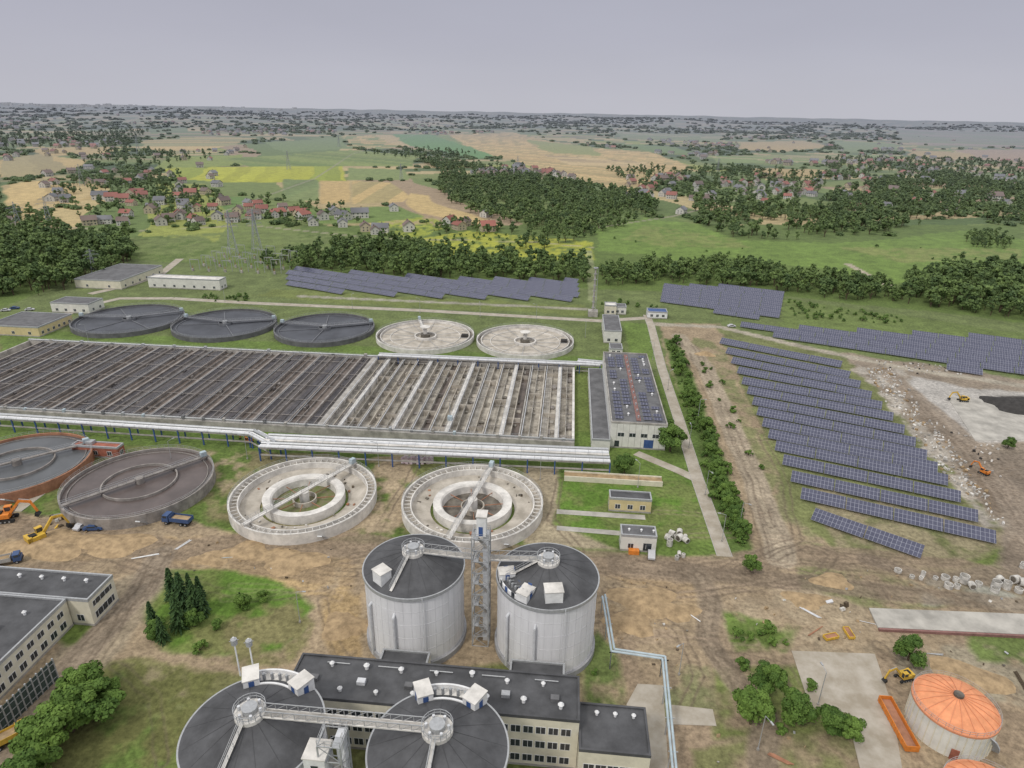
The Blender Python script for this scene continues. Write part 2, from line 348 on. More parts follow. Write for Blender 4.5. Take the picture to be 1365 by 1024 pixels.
FIELDS.append(W(MEADOW)); paint(MEADOW,c3(.145,.218,.045),var=.5,warp=6)
paint([(860,300),(980,318),(1000,330),(900,330),(830,320)],c3(.2,.22,.07),op=.7,patch=1)
paint([(1120,330),(1365,332),(1365,345),(1200,350)],c3(.22,.22,.08),op=.6,patch=1)
track([(1130,352),(1160,368),(1190,384)],5,c3(.42,.36,.28),warp=1)
track([(0,300),(200,308),(330,300),(500,318),(700,322),(790,330)],4,c3(.34,.30,.22),warp=1,op=.7)
track([(250,300),(330,270),(420,238),(470,205),(560,178)],4,c3(.3,.27,.2),warp=1,op=.6)
track([(800,303),(900,288),(1000,262),(1100,240)],4,c3(.33,.29,.22),warp=1,op=.7)
# --- around the plant
paint([(160,345),(790,385),(1050,395),(1365,430),(1365,520),(0,470),(0,410)],c3(.135,.168,.06),warp=4,var=.45)
paint([(370,385),(780,408),(790,420),(540,410),(330,395)],c3(.16,.19,.058),op=.9)
paint([(1045,398),(1230,425),(1365,445),(1365,460),(1040,435)],c3(.135,.178,.052),var=.5)
paint([(0,425),(50,440),(820,478),(1000,600),(1000,740),(700,760),(0,690)],c3(.12,.175,.042),warp=2,var=.5)
paint([(60,590),(330,598),(560,612),(740,622),(740,700),(560,720),(300,700),(60,680)],OLV,patch=.8,op=.7)
paint([(270,690),(240,610),(330,600),(560,612),(560,700),(430,716)],c3(.22,.195,.10),patch=1.0)
paint([(430,610),(560,608),(560,700),(480,730),(440,712),(500,660)],c3(.34,.27,.18),patch=1.)
paint([(700,620),(745,625),(740,700),(820,735),(700,730)],c3(.34,.28,.2),warp=2,op=.9)
paint([(280,600),(330,605),(320,640),(290,660)],c3(.32,.26,.17),patch=1.)
paint([(745,640),(925,640),(950,722),(900,722),(740,700)],LAWN,warp=1.5,var=.4)
paint([(745,640),(925,640),(950,722),(900,722),(740,700)],OLV,warp=1.5,patch=1.,op=.55)
paint([(830,430),(868,432),(880,480),(842,478)],c3(.13,.19,.045),warp=1)
paint([(767,488),(790,489),(788,575),(765,575)],c3(.14,.18,.05),warp=.5)
# right corridor
paint([(880,430),(960,432),(1050,560),(1100,690),(1130,745),(980,742),(930,600),(890,480)],DIRT*.95,warp=3,var=.4)
paint([(885,450),(905,455),(960,600),(1002,735),(972,738),(930,620)],c3(.11,.165,.042),warp=1.5,var=.5)
paint([(925,450),(960,460),(1010,570),(1040,640),(1020,660),(975,560),(945,490)],c3(.19,.19,.09),patch=.8)
paint([(1035,600),(1060,640),(1120,745),(1060,740),(1040,680)],c3(.20,.19,.10),patch=.9)
paint([(955,432),(1130,480),(1250,590),(1345,720),(1280,755),(1120,745),(1060,690),(1010,570)],c3(.17,.185,.075),warp=3,var=.45)
paint([(1080,640),(1330,700),(1345,725),(1280,755),(1120,745)],c3(.29,.235,.16),warp=3,patch=.8,op=.7)
paint([(1120,470),(1400,510),(1400,800),(1340,760),(1330,700),(1240,600),(1190,545)],c3(.27,.222,.17),warp=4,var=.4)
paint([(1140,487),(1200,490),(1260,560),(1300,640),(1340,700),(1310,700),(1235,600),(1180,540)],c3(.37,.335,.285),warp=5,var=.5,patch=1)
paint([(1210,500),(1300,520),(1400,525),(1400,585),(1300,590),(1240,560)],c3(.43,.41,.38),warp=4,op=.9)
paint([(1290,600),(1400,600),(1400,690),(1330,670)],c3(.19,.155,.12),warp=4,patch=.8)
paint([(1190,500),(1240,540),(1280,585),(1320,640),(1335,690),(1318,690),(1265,600),(1215,550)],BRN*.9,warp=2,op=.75)
paint([(1330,528),(1400,528),(1400,553),(1345,545)],c3(.06,.055,.05),warp=2)
# construction belt
paint([(0,678),(90,690),(200,690),(300,708),(480,722),(560,735),(820,745),(1000,742),(1130,735),(1400,795),(1400,1100),(700,1100),(780,900),(480,890),(270,900),(120,1100),(-100,1100),(-100,680)],DIRT,warp=3,var=.42)
paint([(0,690),(120,705),(300,720),(470,740),(470,800),(330,790),(200,740),(0,745)],SAND,warp=4,patch=1)
paint([(0,700),(480,735),(480,780),(200,760),(0,760)],BRN,warp=4,patch=1.3,op=.6)
paint([(800,760),(930,770),(940,830),(820,850)],SAND*.92,warp=4,patch=.9)
paint([(430,790),(485,790),(490,880),(440,870)],SAND*.85,warp=3,patch=1)
paint([(780,745),(1400,800),(1400,1090),(900,1090)],BRN*1.15,warp=4,patch=1.2,op=.55)
paint([(940,780),(1160,790),(1170,870),(1050,870),(960,840)],c3(.33,.265,.18),warp=4,patch=1)
paint([(1180,860),(1400,870),(1400,960),(1220,900)],c3(.29,.25,.18),warp=4,patch=1)
paint([(225,762),(320,762),(385,778),(422,808),(405,842),(370,868),(290,880),(215,870),(192,830),(205,790)],LAWN*1.03,warp=3,var=.45)
paint([(250,840),(400,800),(425,830),(400,880),(270,900)],c3(.2,.185,.085),patch=1.)
paint([(200,770),(300,765),(300,880),(200,870)],c3(.17,.19,.065),patch=1.,op=.7)
paint([(130,880),(240,890),(285,905),(240,960),(235,1100),(-20,1100),(40,970)],c3(.155,.16,.058),warp=4,var=.45)
paint([(140,905),(240,950),(230,1090),(100,1090)],c3(.115,.168,.042),patch=1)
paint([(150,890),(240,895),(240,990),(180,960)],c3(.25,.21,.13),patch=1.2,op=.8)
paint([(120,790),(215,750),(230,770),(170,860),(90,930),(60,900)],c3(.29,.24,.17),warp=2,op=.85)
paint([(65,840),(125,815),(135,850),(90,860)],c3(.13,.18,.045),warp=1)
paint([(780,860),(800,840),(825,860),(835,940),(800,1000),(780,930)],c3(.13,.168,.055),warp=2,patch=.8)
paint([(880,870),(940,880),(960,950),(890,960)],c3(.2,.2,.1),warp=3,patch=.8)
paint([(955,815),(1060,835),(1050,870),(980,868)],c3(.125,.18,.045),warp=3,patch=.7)
paint([(1065,745),(1240,765),(1400,785),(1400,812),(1160,808),(1070,785)],c3(.18,.18,.085),warp=3,patch=.8)
paint([(1290,845),(1400,848),(1400,890),(1310,880)],c3(.135,.178,.055),warp=3,patch=.9)
paint([(930,1000),(1150,960),(1160,1090),(920,1090)],c3(.19,.19,.085),warp=4,patch=.7)
paint([(950,890),(1070,890),(1140,980),(960,985)],c3(.155,.178,.062),warp=3,patch=.8)
paint([(1200,760),(1400,780),(1400,815),(1230,805)],c3(.36,.35,.31),warp=3,patch=.8,op=.8)
# tracks
RT=c3(.13,.10,.072)
track([(-40,700),(120,712),(220,735),(330,725),(480,725),(560,738),(820,752),(930,760),(1050,740),(1150,745),(1290,760),(1400,790)],9,c3(.26,.20,.14),ruts=RT,warp=1.5,op=.85)
track([(820,750),(1000,770),(1200,790),(1400,812)],6,c3(.23,.18,.13),ruts=RT,warp=1.5,op=.8)
track([(905,448),(940,490),(975,570),(1010,650),(1035,720),(1040,745)],7.5,c3(.36,.30,.22),ruts=c3(.23,.185,.14),warp=1)
track([(215,740),(190,790),(120,860),(60,930),(0,1000)],6.5,c3(.26,.21,.155),ruts=RT,warp=1)
track([(930,765),(945,800),(940,850),(975,900),(1020,960),(1010,1060)],5,c3(.25,.2,.145),ruts=RT,warp=1,op=.9)
track([(1155,745),(1250,775),(1340,760),(1365,720)],5,c3(.22,.175,.13),ruts=RT,warp=1,op=.7)
track([(1180,495),(1240,545),(1300,600),(1345,660),(1380,720)],8,c3(.27,.22,.17),ruts=RT,warp=2,op=.9)
track([(870,432),(960,436),(1080,465),(1200,490),(1400,520)],5,c3(.38,.34,.27),warp=1)
track([(400,395),(780,412)],4,c3(.32,.30,.24),warp=.6)
track([(785,335),(790,400)],5,c3(.28,.3,.16),warp=1,op=.7)
for ln in ([(0,730),(150,745),(300,735),(480,755)],[(60,715),(200,760),(330,800),(440,790)],[(230,742),(330,748),(470,765)],[(810,765),(900,790),(950,790),(1100,770),(1300,790)],
 [(820,780),(900,840),(930,900),(900,1000)],[(960,760),(1000,740),(1060,720),(1050,650),(1015,580)],[(1040,760),(1090,770),(1110,740),(1070,725),(1030,745)],[(1100,760),(1200,770),(1290,800),(1365,800)],
 [(915,470),(960,560),(1000,650),(1020,740)],[(925,460),(985,590),(1028,700)],[(470,740),(520,738),(700,745)],[(430,800),(450,860),(470,890)],[(200,770),(150,850),(80,940)],
 [(1170,860),(1200,880),(1280,900),(1365,930)],[(960,870),(1050,890),(1080,960)],[(1200,510),(1260,575),(1330,650),(1365,700)],[(1290,595),(1330,620),(1365,640)],[(150,890),(200,930),(210,1020)],[(1130,740),(1200,752),(1290,748),(1340,725)],
 [(560,620),(530,660),(500,715)],[(745,640),(735,690),(770,735)]): rut(ln,RT*1.1,.7); 
for _ in range(46):
    u,v=random.choice([(random.uniform(0,470),random.uniform(705,790)),(random.uniform(800,1000),random.uniform(745,860)),(random.uniform(950,1365),random.uniform(745,800)),(random.uniform(1180,1365),random.uniform(590,720)),(random.uniform(930,1050),random.uniform(500,740))])
    a_=random.uniform(-.5,.5); l=random.uniform(40,110); rut([(u-l*math.cos(a_),v-l*.35*math.sin(a_)),(u,v+random.uniform(-5,5)),(u+l*math.cos(a_),v+l*.35*math.sin(a_))],RT*random.choice([1,1.3,2.6]),.45)
Z=terr(X,Y)
idx=np.arange(nr*na).reshape(nr,na)
A=idx[:-1,:]; B=idx[1:,:]; A2=np.roll(A,-1,axis=1); B2=np.roll(B,-1,axis=1)
quads=np.stack([A,A2,B2,B],axis=-1).reshape(-1,4)[:, ::-1]
cap=idx[0,:][::-1]
nq=len(quads)
me=bpy.data.meshes.new("ground"); me.vertices.add(len(X))
me.vertices.foreach_set('co',np.stack([X,Y,Z],1).astype(np.float32).ravel())
loops=np.concatenate([quads.ravel(),cap]); me.loops.add(len(loops)); me.loops.foreach_set('vertex_index',loops.astype(np.int32))
me.polygons.add(nq+1); ls=np.concatenate([np.arange(nq)*4,[nq*4]]).astype(np.int32); me.polygons.foreach_set('loop_start',ls)
me.polygons.foreach_set('use_smooth',np.ones(nq+1,bool))
me.update(calc_edges=True)
ca_=me.color_attributes.new('gcol','FLOAT_COLOR','POINT'); ca_.data.foreach_set('color',np.concatenate([np.clip(col,0,1),np.ones((len(X),1))],1).astype(np.float32).ravel())
gm=bpy.data.materials.new('ground_soil_grass'); gm.use_nodes=True; nt=gm.node_tree; N=nt.nodes; L=nt.links; b=N['Principled BSDF']; b.inputs['Roughness'].default_value=.95; b.inputs['Specular IOR Level'].default_value=.1
at=N.new('ShaderNodeAttribute'); at.attribute_name='gcol'; g=N.new('ShaderNodeNewGeometry')
def nzn(scl,det=5):
    n=N.new('ShaderNodeTexNoise'); n.inputs['Scale'].default_value=scl; n.inputs['Detail'].default_value=det; n.inputs['Roughness'].default_value=.7; L.new(g.outputs['Position'],n.inputs[0]); return n
n1=nzn(.9,4); n2=nzn(.11,4)
m1=N.new('ShaderNodeMapRange'); L.new(n1.outputs[0],m1.inputs[0]); m1.inputs[1].default_value=.3; m1.inputs[2].default_value=.7; m1.inputs[3].default_value=.6; m1.inputs[4].default_value=1.38
m2=N.new('ShaderNodeMapRange'); L.new(n2.outputs[0],m2.inputs[0]); m2.inputs[1].default_value=.3; m2.inputs[2].default_value=.7; m2.inputs[3].default_value=.74; m2.inputs[4].default_value=1.2
mm=N.new('ShaderNodeMath'); mm.operation='MULTIPLY'; L.new(m1.outputs[0],mm.inputs[0]); L.new(m2.outputs[0],mm.inputs[1])
vs=N.new('ShaderNodeVectorMath'); vs.operation='SCALE'; L.new(at.outputs['Color'],vs.inputs[0]); L.new(mm.outputs[0],vs.inputs['Scale'])
L.new(paint_haze(nt,vs.outputs[0]),b.inputs['Base Color'])
bp=N.new('ShaderNodeBump'); bp.inputs['Strength'].default_value=.6; bp.inputs['Distance'].default_value=.4; L.new(n1.outputs[0],bp.inputs['Height']); L.new(bp.outputs[0],b.inputs['Normal'])
me.materials.append(gm)
go=bpy.data.objects.new("ground",me); sc.collection.objects.link(go)
# ------------------------------------------------------------------ roads and slabs
ZR=[.02]
def strip(name,line,wd,k='road',kerb=True):
    ZR[0]+=.005; z=ZR[0]
    p=[P(u,v) for u,v in line]; mb=MB(); Lf=[];Rt=[]
    for i,q in enumerate(p):
        a=p[max(0,i-1)];c=p[min(len(p)-1,i+1)]; d=(c-a).normalized(); n=Vector((-d.y,d.x,0)); Lf.append(q+n*wd/2); Rt.append(q-n*wd/2)
    for i in range(len(p)-1):
        vs=[Vector((a.x,a.y,z)) for a in(Rt[i],Rt[i+1],Lf[i+1],Lf[i])]; mb.add(vs,[(0,1,2,3)],k)
        if kerb:
            for S in(Lf,Rt):
                mb.beam(S[i]+Vector((0,0,.06)),S[i+1]+Vector((0,0,.06)),.16,.14,'kerb')
        dl=(p[i+1]-p[i]); n=int(dl.length/6)
        for j in range(1,n):
            q=p[i]+dl*j/n; d=dl.normalized(); nn=Vector((-d.y,d.x,0))
            mb.beam(q+nn*(wd/2-.1)+Vector((0,0,z)),q-nn*(wd/2-.1)+Vector((0,0,z)),.06,.008,'conc')
    return mb.obj(name,p[0])
def slab(name,poly,k='concl',t=.12,world=False):
    p=[P(u,v) for u,v in poly] if not world else [Vector(a) for a in poly]
    n=len(p); mb=MB(); mb.add([Vector((a.x,a.y,0.0)) for a in p]+[Vector((a.x,a.y,t)) for a in p],[tuple(range(n,2*n))]+[(i,(i+1)%n,n+(i+1)%n,n+i) for i in range(n)],k)
    return mb.obj(name,p[0])
strip("road",[(862,420),(868,435),(882,490),(905,560),(930,640),(966,742)],3.7,'roadp')
strip("road",[(230,398),(330,404),(560,414),(800,428),(862,424)],4.6,'roadp')
strip("road",[(20,682),(70,645),(112,614)],3.2,'roadp')
strip("road",[(120,392),(175,380),(215,365),(240,345)],5,'roadp')
strip("footpath",[(742,682),(800,686),(860,690)],2.2,kerb=False)
strip("footpath",[(742,704),(790,708),(826,711)],2,kerb=False)
strip("footpath",[(848,604),(905,628),(926,638)],3.4,'roadp',kerb=False)
strip("road",[(60,440),(100,412),(160,398),(230,398)],4.6,'roadp')
strip("footpath",[(842,484),(862,560),(878,600)],1.6,kerb=False)
slab("concrete_yard",[(1055,868),(1166,872),(1188,938),(1205,1040),(1150,1040),(1128,950),(1082,950)],'roadp')
slab("concrete_yard",[(850,912),(884,914),(893,1060),(865,1060),(858,1000),(835,940)],'roadp',.1)
slab("concrete_yard",[(895,940),(950,946),(955,968),(897,966)],'roadp',.1)
slab("concrete_yard",[(1158,812),(1365,820),(1420,823),(1420,850),(1170,838)],'road',.35)
mb=MB(); a=P(1170,839);b_=P(1420,851); mb.beam(a+Vector((0,-.4,.3)),b_+Vector((0,-.4,.3)),.5,.6,'redstrip'); mb.obj("retaining_kerb",a)
slab("concrete_yard",[(1262,528),(1365,538),(1400,542),(1400,586),(1300,588)],'road',.1)
# ------------------------------------------------------------------ digesters
def arcpts(cx,cy,r,z,n,a0=0,a1=2*math.pi): return [(cx+r*math.cos(a0+(a1-a0)*i/n),cy+r*math.sin(a0+(a1-a0)*i/n),z) for i in range(n+1)]
def digester(c,Rr=9.7,h=17.,cone=3.2,cat=None,boxes=()):
    x,y=c.x,c.y; mb=MB()
    mb.wall(x,y,Rr+.5,Rr-.3,0,1.2,'silo2')
    mb.rev(x,y,[(Rr,1.2),(Rr,h-.6)],'silo',128)
    for i in range(1,5): mb.rev(x,y,[(Rr+.01,1.2+i*3.1),(Rr+.04,1.22+i*3.1),(Rr+.04,1.27+i*3.1),(Rr+.01,1.3+i*3.1)],'siloband',128)
    for i in range(40):
        t=2*math.pi*i/40; mb.box((x+(Rr+.01)*math.cos(t),y+(Rr+.01)*math.sin(t),h/2+.3),(.04,.05,h-2),'siloband',rz=t)
    mb.rev(x,y,[(Rr,h-.6),(Rr+.35,h-.55),(Rr+.35,h+.12),(Rr+.1,h+.12)],'steel',128)
    mb.rev(x,y,[(Rr+.1,h+.12),(1.9,h+cone),(0,h+cone)],'roofdk',128)
    for i in range(16):
        t=2*math.pi*i/16+.1; a=Vector((x+Rr*math.cos(t),y+Rr*math.sin(t),h+.15)); b_=Vector((x+2*math.cos(t),y+2*math.sin(t),h+cone+.0)); mb.beam(a,b_,.06,.05,'seam')
    mb.wall(x,y,2.2,0.01,h+cone-.4,h+cone+.5,'concl',24); mb.wall(x,y,1.1,.01,h+cone+.5,h+cone+1.4,'steel',16)
    mb.rail(arcpts(x,y,2.2,h+cone+.5,16),'steel',1.1,1.0,t=.07)
    for i in range(6):
        t=i*1.05; mb.tube((x+1.6*math.cos(t),y+1.6*math.sin(t),h+cone+.5),(x+1.6*math.cos(t),y+1.6*math.sin(t),h+cone+1.3),.22,'pipe',8)
    if cat is not None:
        a=Vector((x+2.1*math.cos(cat),y+2.1*math.sin(cat),h+cone+.5)); b_=Vector((x+(Rr-.6)*math.cos(cat),y+(Rr-.6)*math.sin(cat),h+.7)); mb.beam(a,b_,.5,.12,'concl')
        s=Vector((-math.sin(cat),math.cos(cat),0))*.28
        mb.rail([a+s,b_+s],'steel',1,1.5); mb.rail([a-s,b_-s],'steel',1,1.5)
    for (t,r,wx,wy,hh) in boxes:
        px,py=x+r*math.cos(t),y+r*math.sin(t); zz=h-.2
        mb.box((px,py,zz+hh/2+.3),(wx,wy,hh),'white',rz=t); mb.box((px,py,zz+hh+.38),(wx+.3,wy+.3,.16),'concl',rz=t)
        mb.box((px-math.cos(t)*(wx/2+.02),py-math.sin(t)*(wx/2+.02),zz+1.4),(.06,.9,2.0),'blue',rz=t)
    for t0 in(-2.35,-1.75):
        px,py=x+(Rr+.5)*math.cos(t0),y+(Rr+.5)*math.sin(t0)
        mb.tube((px,py,.5),(px,py,h-4.5),.28,'pipe',8); mb.tube((px,py,h-4.5),(x+(Rr-.2)*math.cos(t0),y+(Rr-.2)*math.sin(t0),h-3.9),.28,'pipe',8)
    mb.tube((x+(Rr+.4)*math.cos(-1.2),y+(Rr+.4)*math.sin(-1.2),0),(x+(Rr+.4)*math.cos(-1.2),y+(Rr+.4)*math.sin(-1.2),h),.1,'pipe',6)
    return mb.obj("digester_tank",(x,y,0))
D1=P(552,753,17); D2=P(730,766,17); F1=P(338,973,17); F2=P(584,996,17)
digester(D1,cat=R_(-105),boxes=[(R_(-128),7.6,2.4,2.6,3.0)])
digester(D2,cat=R_(-160),boxes=[(R_(-80),7.4,2.5,3.2,2.8)])
digester(F1,cat=R_(-95)); digester(F2,cat=R_(-92))
def arcbalcony(c,a0,a1,Rr=9.9,z0=16.4,z1=19.0,doors=3,bh=.5):
    mb=MB(); x,y=c.x,c.y
    mb.wall(x,y,Rr,Rr-.3,z0,z1-.6,'white',18,a0,a1); mb.wall(x,y,Rr-2.6,Rr-2.9,z0,z1-.6,'white',18,a0,a1)
    mb.rev(x,y,[(Rr-.3,z1-1.3),(Rr-2.65,z1-1.3)],'concl',18,a0,a1)
    for t in(a0,a1):
        px,py=x+(Rr-1.5)*math.cos(t),y+(Rr-1.5)*math.sin(t)
        mb.box((px,py,(z0+z1)/2+bh/2),(3.0,2.3,z1-z0+bh),'white',rz=t); mb.box((px,py,z1+bh+.05),(3.2,2.5,.14),'concl',rz=t)
        for sgn in(-1,1): mb.box((px+sgn*-math.sin(t)*1.17,py+sgn*math.cos(t)*1.17,z0+1.6),(.8,.06,1.8),'blue',rz=t)
        mb.box((px-math.cos(t)*1.52,py-math.sin(t)*1.52,z0+2),(.06,.8,1.7),'blue',rz=t)
    for i in range(doors):
        t=a0+(a1-a0)*(i+1)/(doors+1)
        for rr in(Rr+.03,Rr-2.93): mb.box((x+rr*math.cos(t),y+rr*math.sin(t),z0+1.2),(.06,.8,1.1),'blue' if i%2 else 'glass',rz=t)
    for i in range(7):
        t=a0+(a1-a0)*(i+.5)/7; px,py=x+(Rr-1.4)*math.cos(t),y+(Rr-1.4)*math.sin(t); mb.tube((px,py,z1-1.3),(px,py,z1-.1),.25,'steel',8); mb.beam((px,py,z1-.1),(px+.8,py-.6,z1+.5),.08,.08,'steel')
    return mb
b_=arcbalcony(F1,R_(58),R_(116)); 
for du in(-7.0,-4.6):
    px,py=F1.x+du,F1.y+10; b_.tube((px,py,16),(px,py,24.0),.12,'white',6); b_.tube((px,py,22.6),(px,py,23.6),.5,'steel',8); b_.beam((px-.8,py,23),(px+.8,py,23.6),.08,.08,'steel')
b_.obj("access_balcony",(F1.x,F1.y,16.4))
arcbalcony(F2,R_(60),R_(116)).obj("access_balcony",(F2.x,F2.y,16.4))
mbx=arcbalcony(D2,R_(-165),R_(-118),9.6,16.6,18.6,bh=.3); mbx.obj("access_balcony",(D2.x,D2.y,16.6))
def truss_bridge(a,b,wd=1.4):
    a=Vector(a);b=Vector(b); mb=MB(); d=(b-a).normalized(); n=Vector((-d.y,d.x,0))*wd/2; up=Vector((0,0,1.15))
    mb.beam(a,b,wd,.14,'conc')
    k=int((b-a).length/1.6)
    for s in(n,-n):
        mb.beam(a+s,b+s,.14,.2,'concl'); mb.beam(a+s+up,b+s+up,.1,.1,'steel')
        for i in range(k):
            p=a+(b-a)*i/k; q=a+(b-a)*(i+1)/k; mb.beam(p+s,p+s+up,.08,.08,'steel'); mb.beam(p+s,q+s+up,.06,.06,'steel')
    m_=(a+b)/2
    for s in(n*.5,-n*.5): mb.tube(a+s+Vector((0,0,-.35)),b+s+Vector((0,0,-.35)),.2,'pipe',8)
    return mb.obj("truss_footbridge",tuple(m_))
def stair_tower(x,y,h,wd=3.2,top=True):
    mb=MB(); hw=wd/2; c=[(x-hw,y-hw),(x+hw,y-hw),(x+hw,y+hw),(x-hw,y+hw)]
    for px,py in c: mb.beam((px,py,0),(px,py+.001,h),.2,.2,'steel')
    nl=int(h/2.6)
    for i in range(nl+1):
        z=h*i/nl
        for j in range(4):
            a=c[j];b_=c[(j+1)%4]; mb.beam((*a,z),(*b_,z),.14,.14,'steel')
            if i<nl: 
                a2,b2_=(a,b_) if (i+j)%2 else (b_,a); mb.beam((*a2,z),(*b2_,h*(i+1)/nl),.09,.09,'steel')
        if i<nl:
            sx=-1 if i%2 else 1
            mb.beam((x-sx*hw*.7,y-(.4 if i%2 else -.4),z),(x+sx*hw*.7,y-(.4 if i%2 else -.4),h*(i+1)/nl),.8,.12,'conc')
            mb.b2(x+sx*hw*.55-.5,x+sx*hw*.55+.5,y-hw+.15,y+hw-.15,h*(i+1)/nl-.12,h*(i+1)/nl-.02,'steel')
    mb.b2(x+hw*.2,x+hw-.15,y+.1,y+hw-.1,0,h,'pipe')
    if top:
        mb.b2(x-hw*.5,x+hw*.6,y-hw*.4,y+hw,h,h+4.2,'white'); mb.b2(x-hw*.6,x+hw*.7,y-hw*.5,y+hw*1.1,h+4.2,h+4.4,'concl'); mb.b2(x-.4,x+.4,y-hw*.4-.05,y-hw*.4,h+.1,h+2.1,'blue')
    mb.rail([(a[0],a[1],h) for a in c],'steel',1.1,1,closed=True)
    return mb.obj("stair_tower",(x,y,0))
zb=20.6
tx,ty=(D1.x+D2.x)/2+.3,(D1.y+D2.y)/2-1
stair_tower(tx,ty,26.0)
truss_bridge((D1.x+1.8,D1.y,zb),(tx-1.6,ty+.3,zb)); truss_bridge((tx+1.6,ty+.3,zb),(D2.x-1.8,D2.y,zb))
truss_bridge((F1.x+1.8,F1.y,zb),(F2.x-1.8,F2.y,zb))
stair_tower((F1.x+F2.x)/2-.6,(F1.y+F2.y)/2-2.6,zb-.2,3.2,False)
mb=MB(); bx=P(424,1008,17); mb.b2(bx.x-1.5,bx.x+1.5,bx.y-1.5,bx.y+1.5,0,18.2,'white'); mb.b2(bx.x-1.65,bx.x+1.65,bx.y-1.65,bx.y+1.65,18.2,18.4,'concl')
for i in range(6): mb.b2(bx.x-.5,bx.x+.5,bx.y-1.56,bx.y-1.52,1.5+i*2.8,3+i*2.8,'glass')
mb.obj("lift_shaft",(bx.x,bx.y,0))
# ------------------------------------------------------------------ buildings
def wins(mb,face,x0,x1,y0,y1,z,w_,h_,n,mg=1.0,k='glass',fr='white'):
    L_=(x1-x0) if face in'SN' else (y1-y0)
    for i in range(n):
        t=mg+(L_-2*mg)*(i+.5)/n
        for (ww,hh,pr,kk) in((w_+.2,h_+.2,.03,fr),(w_,h_,.05,k),(.07,h_,.07,fr)):
            if face=='S': mb.b2(x0+t-ww/2,x0+t+ww/2,y0-pr,y0-.001,z-hh/2+h_/2,z+hh/2+h_/2,kk)
            if face=='N': mb.b2(x0+t-ww/2,x0+t+ww/2,y1+.001,y1+pr,z-hh/2+h_/2,z+hh/2+h_/2,kk)
            if face=='E': mb.b2(x1+.001,x1+pr,y0+t-ww/2,y0+t+ww/2,z-hh/2+h_/2,z+hh/2+h_/2,kk)
            if face=='W': mb.b2(x0-pr,x0-.001,y0+t-ww/2,y0+t+ww/2,z-hh/2+h_/2,z+hh/2+h_/2,kk)
def bld(x0,x1,y0,y1,h,wk='cream',rk='roofmd',par=.35,pk=None):
    mb=MB(); mb.b2(x0,x1,y0,y1,0,h-.3,wk); mb.b2(x0+.01,x1-.01,y0+.01,y1-.01,h-.3,h,rk)
    pk=pk or 'steel'; t=.3
    mb.b2(x0-.06,x1+.06,y0-.06,y0+t,h-.3,h+par,pk); mb.b2(x0-.06,x1+.06,y1-t,y1+.06,h-.3,h+par,pk)
    mb.b2(x0-.06,x0+t,y0+t,y1-t,h-.3,h+par,pk); mb.b2(x1-t,x1+.06,y0+t,y1-t,h-.3,h+par,pk)
    mb.b2(x0-.05,x1+.05,y0-.05,y1+.05,0,.5,'conc')
    return mb
def vent(mb,x,y,z,s=1.):
    mb.tube((x,y,z),(x,y,z+.8*s),.28*s,'white',8); mb.tube((x,y,z+.8*s),(x,y,z+1.15*s),.5*s,'white',8,r2=.15*s)
q=P(772,903,11); q2=P(772,962,11); xa=P(405,870,11).x
x0,x1,y0,y1=xa,q.x,q2.y,q.y
mb=bld(x0,x1,y0,y1,11,'cream','roofdk',.3,'roofdk')
for z in(1.2,4.4,7.6): 
    wins(mb,'S',x0,x1,y0,y1,z,1.5,1.4,int((x1-x0)/2.1),1.0); wins(mb,'N',x0,x1,y0,y1,z,1.5,1.4,int((x1-x0)/3),1.0)
    wins(mb,'E',x0,x1,y0,y1,z,1.4,1.4,3,1.5)
for i in range(15):
    vent(mb,x0+3+(x1-x0-6)*i/14,y0+2.2+(y1-y0-4.4)*(i%2)+random.uniform(-.6,.6),11,random.uniform(.8,1.2))
for i in range(6):
    xx=x0+4+(x1-x0-8)*i/5; mb.b2(xx-.7,xx+.7,(y0+y1)/2-1.2,(y0+y1)/2-.2,11,11.7,random.choice(['pipe','roofmd','steel']))
for i in range(5): mb.tube((x0+5+i*9,y1-1.5,11.25),(x0+9+i*9,y1-1.5,11.25),.1,'steel',6)
mb.obj("process_building",((x0+x1)/2,(y0+y1)/2,0))
q=P(860,945,8.5); ya=P(772,1000,8.5).y
mb=bld(x1+.08,q.x,ya,q.y,8.5,'cream','roofdk',.3,'roofdk')
for z in(1,4.2): wins(mb,'S',x1,q.x,ya,q.y,z,1.6,1.4,5,.8); wins(mb,'E',x1,q.x,ya,q.y,z,1.6,1.4,4,.8)
for i in range(3): vent(mb,x1+3+i*3.,q.y-2,8.5,.8)
mb.obj("office_building",(q.x,q.y,0))
mb=bld(D1.x-4,D1.x+5,y1+.6,D1.y-10.4,5,'cream','roofdk'); mb.obj("valve_house",(D1.x,y1+2,0))
mb=bld(D2.x-6,D2.x+4,y1+.6,D2.y-10.4,5,'cream','roofdk'); mb.obj("valve_house",(D2.x,y1+2,0))
# pump station
a=P(815,563,9); b2_=P(890,567,9); y1=P(808,470,9).y; x0,x1,y0=a.x,b2_.x,a.y
mb=bld(x0,x1,y0,y1,9,'creamw','roofmd',.4,'conc')
wins(mb,'S',x0,x1,y0,y1,4.2,2.0,1.3,4,1.5); wins(mb,'E',x0,x1,y0,y1,4.5,2.4,2.2,11,2); wins(mb,'E',x0,x1,y0,y1,1.0,2.4,1.6,11,2)
mb.b2((x0+x1)/2+2,(x0+x1)/2+5,y0-.06,y0-.002,0.5,3.4,'blue'); mb.b2(x0+1.5,x0+3,y0-.06,y0-.002,.5,2.6,'glass')
for i in range(1,9): mb.b2(x0+(x1-x0)*i/9-.04,x0+(x1-x0)*i/9+.04,y0-.03,y0-.002,.5,8.6,'conc')
xm=(x0+x1)/2; mb.b2(xm-.7,xm+.7,y0+2,y1-2,9.005,9.2,'redstrip')
